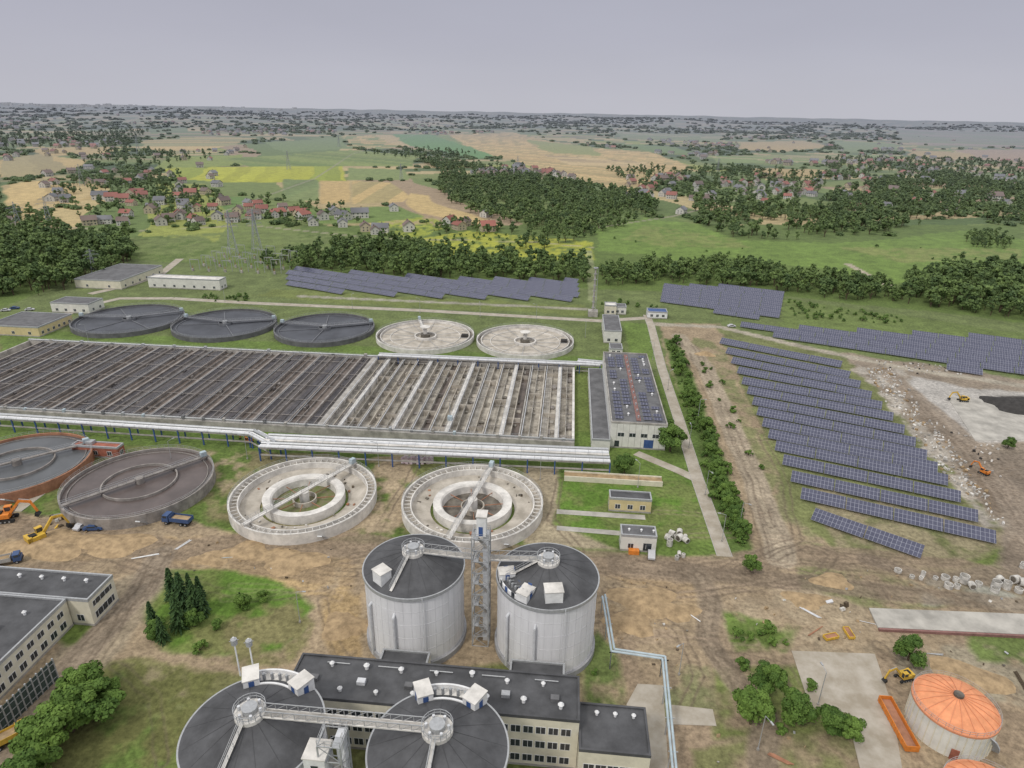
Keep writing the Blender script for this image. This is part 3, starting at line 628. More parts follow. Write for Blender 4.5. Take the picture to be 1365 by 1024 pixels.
for i in range(12): mb.tube((xm,y0+4+i*5,9.2),(xm,y0+4+i*5,10),.3,'steel',8)
def panel(mb,c,l,wd,tilt,ang,frame=True):
    """table of modules: centre c, length l along ang, slope width wd, leaning to face ang-90"""
    c=Vector(c); d=Vector((math.cos(ang),math.sin(ang),0)); n=Vector((-d.y,d.x,0)); s=(n*math.cos(tilt)+Vector((0,0,math.sin(tilt))))
    nn=d.cross(s).normalized()*.03; p=[c-d*l/2-s*wd/2,c+d*l/2-s*wd/2,c+d*l/2+s*wd/2,c-d*l/2+s*wd/2]
    mb.add([a+nn for a in p],[(0,1,2,3)],'solar',uv=[[(0,0),(l,0),(l,wd),(0,wd)]])
    mb.add([a-nn for a in p]+[a+nn*.98 for a in p],[(3,2,1,0),(0,1,5,4),(1,2,6,5),(2,3,7,6),(3,0,4,7)],'steel')
for sx in(-1,1):
    for j in range(22):
        yy=y0+3+j*2.9
        if yy>y1-3 : continue
        for q_ in(0,1):
            if ((j//4)+q_+(sx>0))%3==0 or random.random()<.1: 
                if random.random()<.35: vent(mb,xm+sx*(3.1+q_*3.3),yy,9,.9)
                continue
            panel(mb,(xm+sx*(2.9+q_*3.3),yy,9.6),2.6,1.3,R_(15),0)
mb.obj("pump_station",(xm,(y0+y1)/2,0))
ax0=P(790,604,4).x; mb=bld(ax0,x0-.1,y0-3,P(792,492,4).y,4,'creamw','roofmd'); wins(mb,'W',ax0,x0,y0-3,y0+45,1.2,1.6,1.2,12)
mb.obj("pump_station_annex",(x0,y0,0))
def pxbld(name,ul,vl,ur,vf,h,wk='cream',rk='roofmd',nS=3,nE=2,wh=1.3,y1v=None,extra=None):
    a=P(ul,vl,h); c=P(ur,vf,h); x0,x1,y0,y1=a.x,c.x,c.y,a.y
    mb=bld(x0,x1,y0,y1,h,wk,rk)
    k=max(1,int(h/3.3))
    for i in range(k):
        z=1.0+i*3.1
        if nS: wins(mb,'S',x0,x1,y0,y1,z,1.3,wh,nS,.6)
        if nE: wins(mb,'E',x0,x1,y0,y1,z,1.3,wh,nE,.6); wins(mb,'W',x0,x1,y0,y1,z,1.3,wh,nE,.6)
    if extra: extra(mb,x0,x1,y0,y1)
    return mb.obj(name,((x0+x1)/2,(y0+y1)/2,0))
pxbld("screen_house",803,420,829,442,6,'creamw','roofmd',2,3)
pxbld("channel_house",812,458,830,466,3,'creamw','roofmd',2,1)
pxbld("inlet_house",806,403,822,408,5,'cream','concl',2,1)
pxbld("inlet_house",818,405,835,410,4,'creamw','roofmd',2,1)
pxbld("gatehouse",862,411,890,417,3.5,'white','blue',3,1)
pxbld("transformer_house",812,654,869,668,4,'yel','roofdk',3,1)
def ext(mb,x0,x1,y0,y1):
    mb.b2(x0+2,x0+4.5,y0-1.4,y0-.1,0,1.1,'ormach'); mb.b2(x0+5.5,x0+7.5,y0-.06,y0-.002,0.5,2.6,'glass')
    for i in range(3): vent(mb,x0+2+i*3,(y0+y1)/2,4.5,.7)
pxbld("control_hut",827,700,876,717,4.5,'creamw','roofmd',2,2,extra=ext)
a=P(752,636); c=P(882,645); mb=MB(); mb.b2(a.x,c.x,a.y-2.2,a.y-1.9,0,1.6,'cream'); mb.b2(a.x,c.x,a.y+.9,a.y+1.2,0,1.6,'cream'); mb.b2(a.x,c.x,a.y-1.9,a.y+.9,0,1.2,'soilheap'); mb.obj("retaining_wall",a)
def redx(mb,x0,x1,y0,y1):
    mb.b2(x0+4,x0+6,y0+1,y0+3,3.6,4.6,'steel')
pxbld("brick_house",104,588,156,598,3.6,'red','red',3,1,extra=redx)
pxbld("workshop_building",160,352,160,375,5,'cream','roofmd',2,6)
pxbld("switchgear_building",207,366,292,374,6,'creamw','concl',7,2)
pxbld("store_building",88,396,117,406,5,'creamw','roofmd',4,2)
pxbld("garage_building",30,416,50,437,4.5,'yel','roofmd',3,6)
a=P(36,757,6.5); c=P(150,768,6.5); f=P(114,801,6.5)
x1,y1,y0=c.x,c.y,f.y
mb=bld(a.x-10,x1,y0,y1,6.5,'cream','roofdk',.4); wins(mb,'S',a.x-10,x1,y0,y1,1.2,1.4,1.5,9); wins(mb,'E',a.x,x1,y0,y1,1.2,1.4,1.5,4,1); wins(mb,'E',a.x,x1,y0,y1,4.2,1.4,1.2,4,1)
for i in range(4): vent(mb,x1-4-i*5,y1-2.5,6.5,.9)
mb.obj("office_building",(x1,y1,0))
xw=P(84,804,6.5).x; yw=P(0,885,6.5).y
mb=bld(xw-17,xw,yw-14,y0-.3,6.51,'cream','roofdk',.4); wins(mb,'E',xw-17,xw,yw-14,y0-.3,1.2,1.5,1.4,11); wins(mb,'E',xw-17,xw,yw-14,y0-.3,4.,1.5,1.2,11)
for i in range(5): vent(mb,xw-5-(i%2)*5,y0-5-i*6,6.5,.9)
mb.b2(xw-9,xw-7,y0-12,y0-9,6.5,7.7,'pipe')
mb.obj("office_building",(xw,yw,0))
a=P(78,905); c=P(-30,1010); mb=MB(); n=14
for i in range(n):
    p=a+(c-a)*i/n;q=a+(c-a)*(i+1)/n
    mb.beam(p+Vector((0,0,2.4)),q+Vector((0,0,2.4)),.1,4.6,'fence'); mb.beam(p,p+Vector((0,.001,5)),.25,.25,'steel')
    for zz in(.9,2.5,4.0): mb.beam(p+Vector((.08,0,zz)),q+Vector((.08,0,zz)),.1,.1,'steel')
mb.obj("noise_barrier_fence",a)
# ------------------------------------------------------------------ round tanks
def rimrail(mb,x,y,r,z,n=60): mb.rail(arcpts(x,y,r,z,n),'steel',1.0,3,t=.05)
def bridge(mb,x,y,r,ang,z,full=True,k='concl',wd=1.2):
    d=Vector((math.cos(ang),math.sin(ang),0)); c=Vector((x,y,z)); a=c-d*(r if full else 0); b_=c+d*r
    mb.beam(a,b_,wd,.35,k); n=Vector((-d.y,d.x,0))*wd/2
    for s in(n,-n): mb.rail([a+s+Vector((0,0,.17)),b_+s+Vector((0,0,.17))],'steel',1.0,2.2,t=.06)
    mb.box(b_-d*1.2+Vector((0,0,1)),(1.6,1.2,1.4),'pipeg',rz=ang)
def ringtank(u,v,R0,water,rim,ang,empty=False,wh=3.2,wat2=None):
    c=P(u,v,wh); x,y=c.x,c.y; mb=MB()
    mb.wall(x,y,R0,R0-.5,0,wh,rim); 
    if empty:
        mb.wall(x,y,R0-2.3,R0-2.6,.02,wh-.35,'concl'); mb.rev(x,y,[(R0-.5,1.5),(R0-2.3,1.5)],'concs')
        for i in range(64):
            t=2*math.pi*i/64; mb.box((x+(R0-1.4)*math.cos(t),y+(R0-1.4)*math.sin(t),wh-.6),(1.7,.18,.25),'concl',rz=t)
        mb.rev(x,y,[(R0-2.6,1.0),(R0*.60,.25)],water)
        ri=R0*.56; mb.wall(x,y,ri,ri-2.0,.02,2.6,'concl',72); mb.rev(x,y,[(ri-2.0,2.6),(ri-2.4,2.2),(ri-2.6,.2)],'concl',72)
        mb.rev(x,y,[(ri-1.8,.15),(0,.1)],wat2 or water,48)
        mb.wall(x,y,1.3,.01,.1,3.4,'concl',24); mb.wall(x,y,3.2,2.9,.1,1.5,'concs',32)
        for i in range(8):
            t=i*.785+.2; mb.beam((x+3*math.cos(t),y+3*math.sin(t),1.2),(x+(ri-2.3)*math.cos(t),y+(ri-2.3)*math.sin(t),1.4),.16,.2,'rust')
        for i in range(26):
            t=random.uniform(0,6.28); rr=random.uniform(ri+1,R0-3.2); mb.box((x+rr*math.cos(t),y+rr*math.sin(t),.75),(random.uniform(.2,1.2),random.uniform(.2,.8),.35),random.choice(['bark','concd','concl','rust']),rz=t*3)
    else:
        mb.rev(x,y,[(R0-.5,wh-.8),(0,wh-.8)],water)
        mb.wall(x,y,R0-1.7,R0-1.85,wh-.85,wh-.5,'beamc')
        ri=R0*.50; mb.wall(x,y,ri,ri-.35,wh-.85,wh-.1,'beamc',72)
        mb.wall(x,y,1.2,.01,wh-.8,wh+.8,'beamc',24)
    rimrail(mb,x,y,R0-.15,wh)
    bridge(mb,x,y,R0-.1,ang,wh+.35,k='concl' if empty else 'beamc')
    mb.box((x+R0*math.cos(-1)+.6,y+R0*math.sin(-1)-.6,wh/2),(1.2,3.4,.3),'steel',rx=-.7)
    return mb.obj("sedimentation_tank",(x,y,0))
ringtank(22,616,19,'sludge2','rust',R_(45))
ringtank(186,640,19.2,'sludge','beamc',R_(52))
ringtank(405,656,19.4,'concs','concl',R_(62),True,wat2='weeds')
ringtank(630,666,19.0,'concs','concl',R_(80),True,wat2='concd')
def clarifier(u,v,R0,kind,ang):
    wh=2.2; c=P(u,v,wh); x,y=c.x,c.y; mb=MB()
    if kind=='cover':
        mb.wall(x,y,R0,R0-.5,0,wh,'roofmd'); mb.rev(x,y,[(R0-.5,wh-.9),(0,wh-.9)],'dark')
        mb.wall(x,y,R0-2.2,R0-2.4,wh-.9,wh-.5,'darkl'); 
        for i in range(4):
            t=ang+[0,2.0,3.35,5.0][i]+u*.01; mb.beam((x,y,wh-.6),(x+(R0-2)*math.cos(t),y+(R0-2)*math.sin(t),wh-.7),.35,.2,'darkl')
        mb.wall(x,y,3,2.8,wh-.9,wh+.2,'darkl',32); mb.wall(x,y,1.2,.01,wh-.9,wh+.9,'steel',16)
        bridge(mb,x,y,R0-.2,ang,wh+.4,False,'darkl',1.6); bridge(mb,x,y,R0-.2,ang+2.6,wh+.4,False,'darkl',1.2)
    else:
        mb.wall(x,y,R0,R0-.5,0,wh,'concl'); mb.wall(x,y,R0-2.0,R0-2.3,.1,wh-.3,'concl'); mb.rev(x,y,[(R0-.5,.9),(R0-2,.9)],'concd')
        mb.rev(x,y,[(R0-2.3,.9),(R0*.5,.5),(R0*.2,.3),(0,.2)],'concs')
        mb.wall(x,y,R0*.72,R0*.72-.25,.2,1.1,'concl'); mb.wall(x,y,5.2,4.6,.2,1.6,'concl',48); mb.wall(x,y,2.2,.01,.2,2.2,'concd',32); mb.tube((x,y,2),(x,y,5.5),.9,'concl',12); mb.wall(x,y,2.4,.01,5.5,5.8,'concl',24)
        for i in range(12):
            t=i*.5236; mb.beam((x+5*math.cos(t),y+5*math.sin(t),.9),(x+(R0-2)*math.cos(t),y+(R0-2)*math.sin(t),1.1),.14,.14,'steel')
        if kind=='bridge': bridge(mb,x,y,R0-.2,ang,wh+.4,False)
        mb.box((x+R0*.8,y+R0*.1,1.0),(3,2.6,2),'coal')
    rimrail(mb,x,y,R0-.15,wh,48)
    return mb.obj("clarifier_tank",(x,y,0))
clarifier(172,424,25,'cover',R_(35)); clarifier(300,430,24,'cover',R_(20)); clarifier(433,436,23.5,'cover',R_(25))
clarifier(567,445,23,'bridge',R_(110)); clarifier(700,452,22.6,'open',0)
# ------------------------------------------------------------------ aeration basin
BR=P(766,488,2.6); BF=P(765,590,2.6); BL=P(50,449,2.6)
x1=BR.x; x0=BL.x; yb=BR.y; yf=BF.y
xs=P(500,475,2.6).x; xs=x1-round((x1-xs)/6)*6
mb=MB(); zt=2.6
mb.b2(x0,x1,yb-1.6,yb,0,zt,'conc'); mb.b2(x0,x1,yf,yf+2.2,0,zt,'conc'); mb.b2(x1-.8,x1,yf+2.2,yb-1.6,0,zt,'concl'); mb.b2(x0,x0+.8,yf+2.2,yb-1.6,0,zt,'conc')
mb.b2(x0+.8,x1-.8,yf+2.2,yb-1.6,0.0,.3,'concb')
ya,yz=yf+2.2,yb-1.6
i=0; xx=x1-6.
while xx>x0+1:
    left=xx<xs-.1
    if not left:
        hwid=(.55,.2,.2)[i%3]
        mb.b2(xx-hwid,xx+hwid,ya,yz,.3,zt-.02,('concl','concs','conc')[i%3])
        mb.b2(xx+2.9,xx+3.15,ya,yz,.3,zt-(.3,1.2,.7)[i%3],'concs' if i%2 else 'concb2')
        if i%4==1: mb.b2(xx+.6,xx+2.9,ya+.1,yz-.1,.3,.8,'concb2')
        if i%5==3: mb.b2(xx+3.2,xx+5.4,ya+.1,yz-.1,.3,.5,'covb')
        for j in range(12):
            yy=ya+(yz-ya)*(j+random.random())/12
            if (i*5+j*3)%7==0: mb.b2(xx+.6,xx+5.4,yy-.12,yy+.12,.3,2.2,'concs')
            if random.random()<.6: mb.tube((xx+.8,yy,.4),(xx+.8,yy,3.0),.12,'steel',6)
            if random.random()<.6: 
                w_=random.uniform(.4,1.8); mb.b2(xx+3.4,xx+3.4+w_,yy,yy+random.uniform(.6,3.4),.3,random.uniform(.5,1.1),random.choice(['concb2','concd','concs','covb','beamc']))
            if random.random()<.5: mb.beam((xx+.6,yy,zt-.4),(xx+5.4,yy,zt-.4),.15,.15,'beamc')
        mb.tube((xx+.75,ya,zt+.2),(xx+.75,yz,zt+.2),.13,'pipe',6)
        if i%3==0: mb.rail([(xx-.5,ya,zt),(xx-.5,yz,zt)],'steel',1,4,t=.05); mb.rail([(xx+.5,ya,zt),(xx+.5,yz,zt)],'steel',1,4,t=.05)
    else:
        ph=i%3
        mb.b2(xx-(.2,.12,.35)[ph],xx+(.2,.12,.35)[ph],ya,yz,.3,zt-.02,'beamc')
        if ph==0: 
            mb.b2(xx+.3,xx+5.8,ya+.05,yz-.05,.3,1.5,'covb'); mb.b2(xx+2.7,xx+2.9,ya,yz,1.5,2.2,'beamc')
        elif ph==1:
            mb.b2(xx+.3,xx+2.2,ya+.05,yz-.05,.3,1.8,'covm'); mb.b2(xx+2.2,xx+5.6,ya+.05,yz-.05,.3,2.2,'cov')
            mb.b2(xx+3.8,xx+3.95,ya,yz,2.2,2.4,'covm')
        else:
            mb.b2(xx+.4,xx+3.,ya+.05,yz-.05,.3,2.1,'cov'); mb.b2(xx+3.,xx+3.2,ya+.05,yz-.05,.3,2.4,'beamc'); mb.b2(xx+3.2,xx+5.8,ya+.05,yz-.05,.3,1.7,'covm')
        mb.tube((xx+1.0,ya,zt+.2),(xx+1.0,yz,zt+.2),.11,'steel' if i%2 else 'covb',6)
        for j in range(5):
            yy=ya+(yz-ya)*(j+.5)/5
            mb.b2(xx+.2,xx+5.8,yy-.1,yy+.1,zt-.25,zt-.1,'beamc')
        for j in range(6):
            if random.random()<.4: yy=random.uniform(ya,yz-3); mb.b2(xx+1,xx+1+random.uniform(.4,1.0),yy,yy+random.uniform(.5,2.),1.6,2.5,random.choice(['beamc','covm','covm','covb']))
        if i%3==0: mb.rail([(xx,ya,zt),(xx,yz,zt)],'steel',1,4,t=.05)
    i+=1; xx-=6.
mb.b2(xs-1.3,xs+1.3,ya,yz,.3,zt+.1,'conc')
for yy in(yb-.3,yb-1.4,yf+.2,yf+2.0): mb.rail([(x0,yy,zt),(x1,yy,zt)],'steel',1.0,4,t=.05)
mb.tube((x0,yb-.8,zt+.5),(x1,yb-.8,zt+.5),.3,'pipe',8); mb.tube((x0,yf+1.1,zt+.45),(x1,yf+1.1,zt+.45),.25,'steel',8)
for i in range(34):
    xx=x0+(x1-x0)*(i+.5)/34; mb.b2(xx-.4,xx+.4,yf+.5,yf+1.5,zt,zt+random.uniform(.6,1.5),random.choice(['steel','pipeg','conc','roofmd'])); 
    if i%2: mb.b2(xx-.6,xx+.6,yb-1.3,yb-.3,zt,zt+random.uniform(.6,1.3),random.choice(['steel','conc','roofmd']))
mb.obj("aeration_basin",(x1,yf,0))
mb=MB(); c=P(600,560,2.6); mb.tube((c.x,c.y,.3),(c.x,c.y,9),.14,'steel',6); mb.b2(c.x-.8,c.x+.8,c.y-.6,c.y+.6,2.6,4.2,'pipeg'); mb.obj("basin_control_mast",c)
# ------------------------------------------------------------------ pipe gallery
def gallery(pts,n,wd,z,name="pipe_bridge",sp=8):
    mb=MB(); pts=[Vector(p) for p in pts]
    for a,b_ in zip(pts[:-1],pts[1:]):
        d=(b_-a).normalized(); nn=Vector((-d.y,d.x,0)); L_=(b_-a).length
        for i in range(n):
            o=nn*(wd*(i/(n-1)-.5)); r=(.42,.3,.5,.24,.36)[i%5]
            mb.tube(a+o+Vector((0,0,r)),b_+o+Vector((0,0,r)),r,('pipe','white','steel','pipe','concl')[i%5],8)
            for q in range(int(L_/4)):
                p=a+(b_-a)*(q+.5)/int(L_/4)+o+Vector((0,0,r)); mb.tube(p-d*.06,p+d*.06,r+.04,'steel',8)
        k=max(1,int(L_/sp))
        for i in range(k+1):
            p=a+(b_-a)*i/k
            mb.beam(p+nn*(wd/2+.4)-Vector((0,0,.2)),p-nn*(wd/2+.4)-Vector((0,0,.2)),.3,.35,'blue')
            for s in(1,-1):
                f=p+nn*s*(wd/2+.1); mb.beam((f.x,f.y,0),(f.x,f.y+.001,z-.3),.35,.35,'blue')
            if i<k:
                p2=a+(b_-a)*(i+1)/k; f=p+nn*-(wd/2+.1); f2=p2+nn*-(wd/2+.1); mb.beam((f.x,f.y,z-.2),(f2.x,f2.y,z-.2),.2,.3,'conc')
                mb.beam((f.x,f.y,z-2.4),(f2.x,f2.y,z-2.4),.16,.5,'conc')
    return mb.obj(name,pts[0])
z=4.6
A_=P(-160,545,z);B_=P(338,577,z);D_=P(812,609,z)
gallery([A_,(B_.x,B_.y,z)],4,3.2,z); gallery([B_,P(366,592,z)],4,3.2,z,sp=5); gallery([P(352,589,z),D_],8,7.5,z)
a=P(770,482,4);c=P(815,486,4); gallery([a,c],3,2,4); gallery([P(505,474,3.6),P(800,487,3.6)],3,2.0,3.6)
mb=MB(); L3=[P(803,795,4.5),P(815,868,4.5),P(883,878,4.5),P(899,1050,4.5)]
for o in(0,.6):
    for a,b_ in zip(L3[:-1],L3[1:]): mb.tube(a+Vector((o,o,0)),b_+Vector((o,o,0)),.22,'pipeg',8)
for a,b_ in zip(L3[:-1],L3[1:]):
    k=max(1,int((b_-a).length/6))
    for i in range(k+1):
        p=a+(b_-a)*i/k; mb.beam((p.x,p.y,0),(p.x,p.y+.001,4.3),.2,.2,'steel'); mb.beam(p+Vector((-.4,0,-.35)),p+Vector((1.2,0,-.35)),.15,.15,'steel')
mb.obj("pipe_rack",L3[0])
# ------------------------------------------------------------------ solar farm
rows=[((960,455),(1122,487)),((968,468),(1133,501)),((975,481),(1147,514)),((983,494),(1162,528)),((989,508),(1176,542)),((996,521),(1191,557)),((1003,535),(1206,574)),((1009,549),(1221,591)),((1016,564),(1236,608)),((1024,579),(1250,625)),((1033,595),(1264,642)),((1043,614),(1281,664)),((1054,636),(1304,690)),((1067,659),(1328,718)),((1083,686),(1230,738))]
def solar_row(mb,a,b,wd=4.0,tilt=R_(28),ln=12):
    a=Vector(a);b=Vector(b);d=b-a;l=d.length; ang=math.atan2(d.y,d.x); zc=.7+wd/2*math.sin(tilt)
    n=max(1,round(l/ln)); seg=l/n
    for i in range(n):
        c=a+d*(i+.5)/n; ll=seg-.25
        if ll<1: continue
        dz=random.uniform(-.06,.06); panel(mb,(c.x,c.y,zc+dz),ll,wd-.05,tilt+random.uniform(-.015,.015),ang)
        nn=Vector((-math.sin(ang),math.cos(ang),0))
        for t in(-.3,.3):
            p=c+d.normalized()*ll*t; p1=p+nn*.9;p0=p-nn*.9
            mb.beam((p1.x,p1.y,0),(p1.x,p1.y+.001,zc+.9*math.tan(tilt)-.08),.12,.12,'steel'); mb.beam((p0.x,p0.y,0),(p0.x,p0.y+.001,zc-.9*math.tan(tilt)-.08),.12,.12,'steel')
mb=MB(); dirs=[]
for (l,r) in rows:
    a=P(*l,1.2);b_=P(*r,1.2); dirs.append((b_-a).normalized()); solar_row(mb,(a.x,a.y,0),(b_.x,b_.y,0))
mb.obj("solar_panel_array",P(1083,686))
dm=sum((Vector((d.x,d.y,0)) for d in dirs[2:14]),Vector()).normalized()
def fillrows(poly,sp,wd=3.9):
    pw=W(poly); mb=MB(); d=Vector((dm.x,dm.y))
    n=Vector((-d.y,d.x)); ts=[Vector(p).dot(n) for p in pw]; t=min(ts)+1
    while t<max(ts):
        xs_=[]
        for i in range(len(pw)):
            a=Vector(pw[i]);b_=Vector(pw[(i+1)%len(pw)]); ta,tb=a.dot(n)-t,b_.dot(n)-t
            if ta*tb<0: xs_.append((a+(b_-a)*ta/(ta-tb)).dot(d))
        xs_.sort()
        if len(xs_)>=2 and xs_[-1]-xs_[0]>5:
            a=d*xs_[0]+n*t; b_=d*xs_[-1]+n*t; solar_row(mb,(a.x,a.y,0),(b_.x,b_.y,0),wd)
        t+=sp
    return mb.obj("solar_panel_array",(pw[0][0],pw[0][1],0))
fillrows([(383,360),(600,374),(770,376),(772,403),(560,398),(383,389)],10.5,4.2)
fillrows([(884,383),(960,384),(1045,394),(1038,430),(960,420),(880,403)],8.5)
fillrows([(953,434),(1120,443),(1400,456),(1400,505),(1300,500),(1120,468)],9.5)
# ------------------------------------------------------------------ vent column
c=P(790,421); mb=MB(); h=26
mb.tube(c,(c.x,c.y,h),.6,'conc',10,r2=.5); mb.wall(c.x,c.y,1.2,.01,h-.6,h,'steel',12)
for i in range(9):
    zz=3*i+1.5; mb.wall(c.x,c.y,.9,.6,zz,zz+.2,'steel',12)
mb.beam((c.x+1.3,c.y,0),(c.x+1.3,c.y+.001,h),.2,.2,'steel'); mb.b2(c.x-2.5,c.x+2.5,c.y-2.5,c.y+2.5,0,3.,'conc'); mb.obj("vent_stack",c)
# ------------------------------------------------------------------ orange domed tanks
def dometank(u,v,R0,h):
    c=P(u,v,h);x,y=c.x,c.y; mb=MB(); mb.rev(x,y,[(R0,0),(R0,h)],'creamw',72); mb.wall(x,y,R0+.2,R0-.2,h-.1,h+.25,'oranged',72)
    mb.rev(x,y,[(R0,h+.2),(R0*.86,h+.8),(R0*.6,h+1.5),(R0*.3,h+2.0),(.8,h+2.2)],'orange',48); mb.wall(x,y,.8,.01,h+2.0,h+2.7,'concd',20)
    for i in range(20):
        t=2*math.pi*i/20; pr=[(R0,h+.25),(R0*.86,h+.85),(R0*.6,h+1.55),(R0*.3,h+2.05),(.8,h+2.25)]
        for (ra,za),(rb,zb_) in zip(pr[:-1],pr[1:]): mb.beam((x+ra*math.cos(t),y+ra*math.sin(t),za),(x+rb*math.cos(t),y+rb*math.sin(t),zb_),.1,.08,'oranged')
    for i in range(36):
        t=2*math.pi*i/36; mb.box((x+(R0+.06)*math.cos(t),y+(R0+.06)*math.sin(t),h/2),(.12,.12,h),'cream',rz=t)
    mb.box((x+(R0+.2)*math.cos(-1.9),y+(R0+.2)*math.sin(-1.9),1.1),(.2,1.2,2.2),'red',rz=-1.9)
    mb.rail(arcpts(x,y,R0+.1,h+.3,36),'steel',.9,2,t=.04)
    for i in range(30):
        t=-.6-i*.02; mb.box((x+(R0+.7)*math.cos(t),y+(R0+.7)*math.sin(t),h*i/30+.1),(1.,.3,.06),'steel',rz=t)
    for i in range(3): mb.tube((x+R0+.3,y-1+i,0),(x+R0+.3,y-1+i,h),.12,'steel',6)
    return mb.obj("gas_storage_tank",(x,y,0))
dometank(1273,940,6.5,5.6); dometank(1322,1068,6.5,5.6)
# ------------------------------------------------------------------ vehicles and site equipment
def excavator(col_='ylmach'):
    mb=MB()
    for s in(-1.1,1.1):
        mb.box((0,s,.45),(3.6,.55,.7),'rubber')
        for e_ in(-1.8,1.8): mb.tube((e_,s-.27,.45),(e_,s+.27,.45),.36,'rubber',12)
        for i in range(4): mb.tube((-1.2+i*.8,s-.3,.35),(-1.2+i*.8,s+.3,.35),.18,'steel',8)
    mb.tube((0,0,.7),(0,0,1.05),.8,'rubber',12)
    mb.box((-.4,0,1.55),(3.4,2.5,.95),col_); mb.box((-1.75,0,1.7),(.9,2.5,1.2),col_); mb.box((-.9,-.1,2.15),(1.4,1.3,.35),'rubber')
    mb.box((.75,.75,2.3),(1.3,.95,1.5),'glass'); mb.box((.75,.75,3.1),(1.4,1.05,.12),col_)
    for dx in(-.62,.62):
        for dy in(-.45,.45): mb.box((.75+dx,.75+dy,2.3),(.1,.1,1.55),col_)
    mb.beam((1.1,-.2,1.7),(3.6,-.2,4.6),.45,.55,col_); mb.beam((3.5,-.2,4.6),(5.6,-.2,4.1),.42,.5,col_); mb.beam((5.5,-.2,4.2),(6.4,-.2,1.6),.34,.4,col_)
    mb.tube((1.6,-.2,1.6),(3.2,-.2,3.6),.1,'steel',6); mb.tube((3.6,-.2,5.0),(5.4,-.2,4.6),.09,'steel',6)
    mb.add([(6.0,-.8,1.5),(6.0,.4,1.5),(6.9,.4,.9),(6.9,-.8,.9),(6.5,-.8,.4),(6.5,.4,.4),(5.8,.4,.7),(5.8,-.8,.7)],[(0,1,2,3),(3,2,5,4),(4,5,6,7),(7,6,1,0),(0,3,4,7),(1,6,5,2)],'rubber')
    return mb
def truck(cab,body,L_=7.5):
    mb=MB(); mb.box((0,0,.95),(L_,.9,.3),'rubber')
    hx=L_/2; mb.box((hx-.9,0,1.35),(1.8,2.3,1.1),cab); mb.box((hx-1.05,0,2.3),(1.5,2.2,.9),cab); mb.box((hx-.27,0,2.28),(.1,1.9,.65),'glass'); 
    for s in(-1.11,1.11): mb.box((hx-.95,s,2.3),(1.0,.06,.6),'glass')
    mb.box((hx+.03,0,.9),(.15,2.3,.4),'rubber')
    bl=L_-2.2; mb.box((-1.1,0,1.25),(bl,2.4,.15),body)
    for s in(-1.17,1.17): mb.box((-1.1,s,1.8),(bl,.08,1.0),body)
    mb.box((-1.1-bl/2,0,1.8),(.08,2.4,1.0),body); mb.box((-1.1+bl/2,0,1.95),(.08,2.4,1.4),body)
    mb.box((-1.1,0,1.6),(bl-.3,2.2,.5),'soilheap')
    for xx_ in(hx-1.1,-hx+1.1,-hx+2.3):
        for s in(-1,1): mb.tube((xx_,s*.85,.5),(xx_,s*1.15,.5),.5,'rubber',14); mb.tube((xx_,s*1.15,.5),(xx_,s*1.18,.5),.22,'steel',10)
    return mb
def car(k):
    mb=MB(); 
    pr=[(-2.1,.35),(-2.15,.85),(-1.5,.98),(-1.0,1.42),(.5,1.44),(1.1,1.0),(2.0,.85),(2.15,.4)]
    n=len(pr); vs=[(x,-.85,z) for x,z in pr]+[(x,.85,z) for x,z in pr]; mb.add(vs,[tuple(range(n)),tuple(range(2*n-1,n-1,-1))]+[(i,n+i,n+(i+1)%n,(i+1)%n) for i in range(n)],k)
    for s in(-.86,.86): mb.add([(-1.3,s,1.0),(.9,s,1.0),(.42,s,1.36),(-.95,s,1.36)],[(0,1,2,3)],'glass')
    mb.add([(.56,-.72,1.43),(.56,.72,1.43),(1.08,.76,1.04),(1.08,-.76,1.04)],[(0,1,2,3)],'glass')
    for x_ in(-1.3,1.35):
        for s in(-1,1): mb.tube((x_,s*.68,.33),(x_,s*.9,.33),.33,'rubber',14)
    return mb
def put(mb,name,u,v,rz,s=1):
    o=mb.obj(name); o.location=P(u,v); o.rotation_euler=(0,0,rz); o.scale=(s,s,s); return o
put(excavator('ormach'),"excavator",8,694,R_(20),1.2); put(excavator('ylmach'),"excavator",52,722,R_(60),1.1)
put(excavator('ylmach'),"excavator",1204,905,R_(200),.7); put(excavator('ylmach'),"excavator",1283,535,R_(180),.8); put(excavator('ormach'),"excavator",1311,632,R_(120),.65); put(excavator('ormach'),"excavator",332,590,R_(160),.6); put(excavator('ormach'),"excavator",992,706,R_(130),.5)
put(truck('bluepaint','bluepaint'),"tipper_truck",238,698,R_(176),1.0); put(truck('bluepaint','steel'),"tipper_truck",8,752,R_(30),.9)
put(truck('ylmach','ylmach'),"tipper_truck",12,990,R_(50),.95); put(car('bluepaint'),"car",126,706,R_(10),1.1); put(car('carw'),"car",110,703,R_(80))
for (u,v,a_,k) in((868,741,85,'carw'),(975,436,10,'carw'),(20,412,20,'bluepaint'),(40,414,22,'carw'),(8,415,20,'carw')): put(car(k),"parked_car",u,v,R_(a_))
a=P(1178,935);b_=P(1215,1003); d=(b_-a); ang=math.atan2(d.y,d.x); l=d.length; c=(a+b_)/2
def skip(mb,l,wd,h,k):
    mb.box((0,0,.25),(l,wd,.15),k)
    for s in(-1,1): mb.box((0,s*wd/2,h/2+.2),(l,.12,h),k); mb.box((s*l/2,0,h/2+.2),(.12,wd,h),k)
    for i in range(int(l/1.2)):
        for s in(-1,1): mb.box((-l/2+.6+i*1.2,s*(wd/2+.1),h/2+.2),(.14,.1,h),k)
    mb.box((0,0,.5),(l-.3,wd-.3,.4),'rust')
mb=MB(); skip(mb,l,2.2,1.2,'ormach'); o=mb.obj("waste_skip"); o.location=c; o.rotation_euler=(0,0,ang)
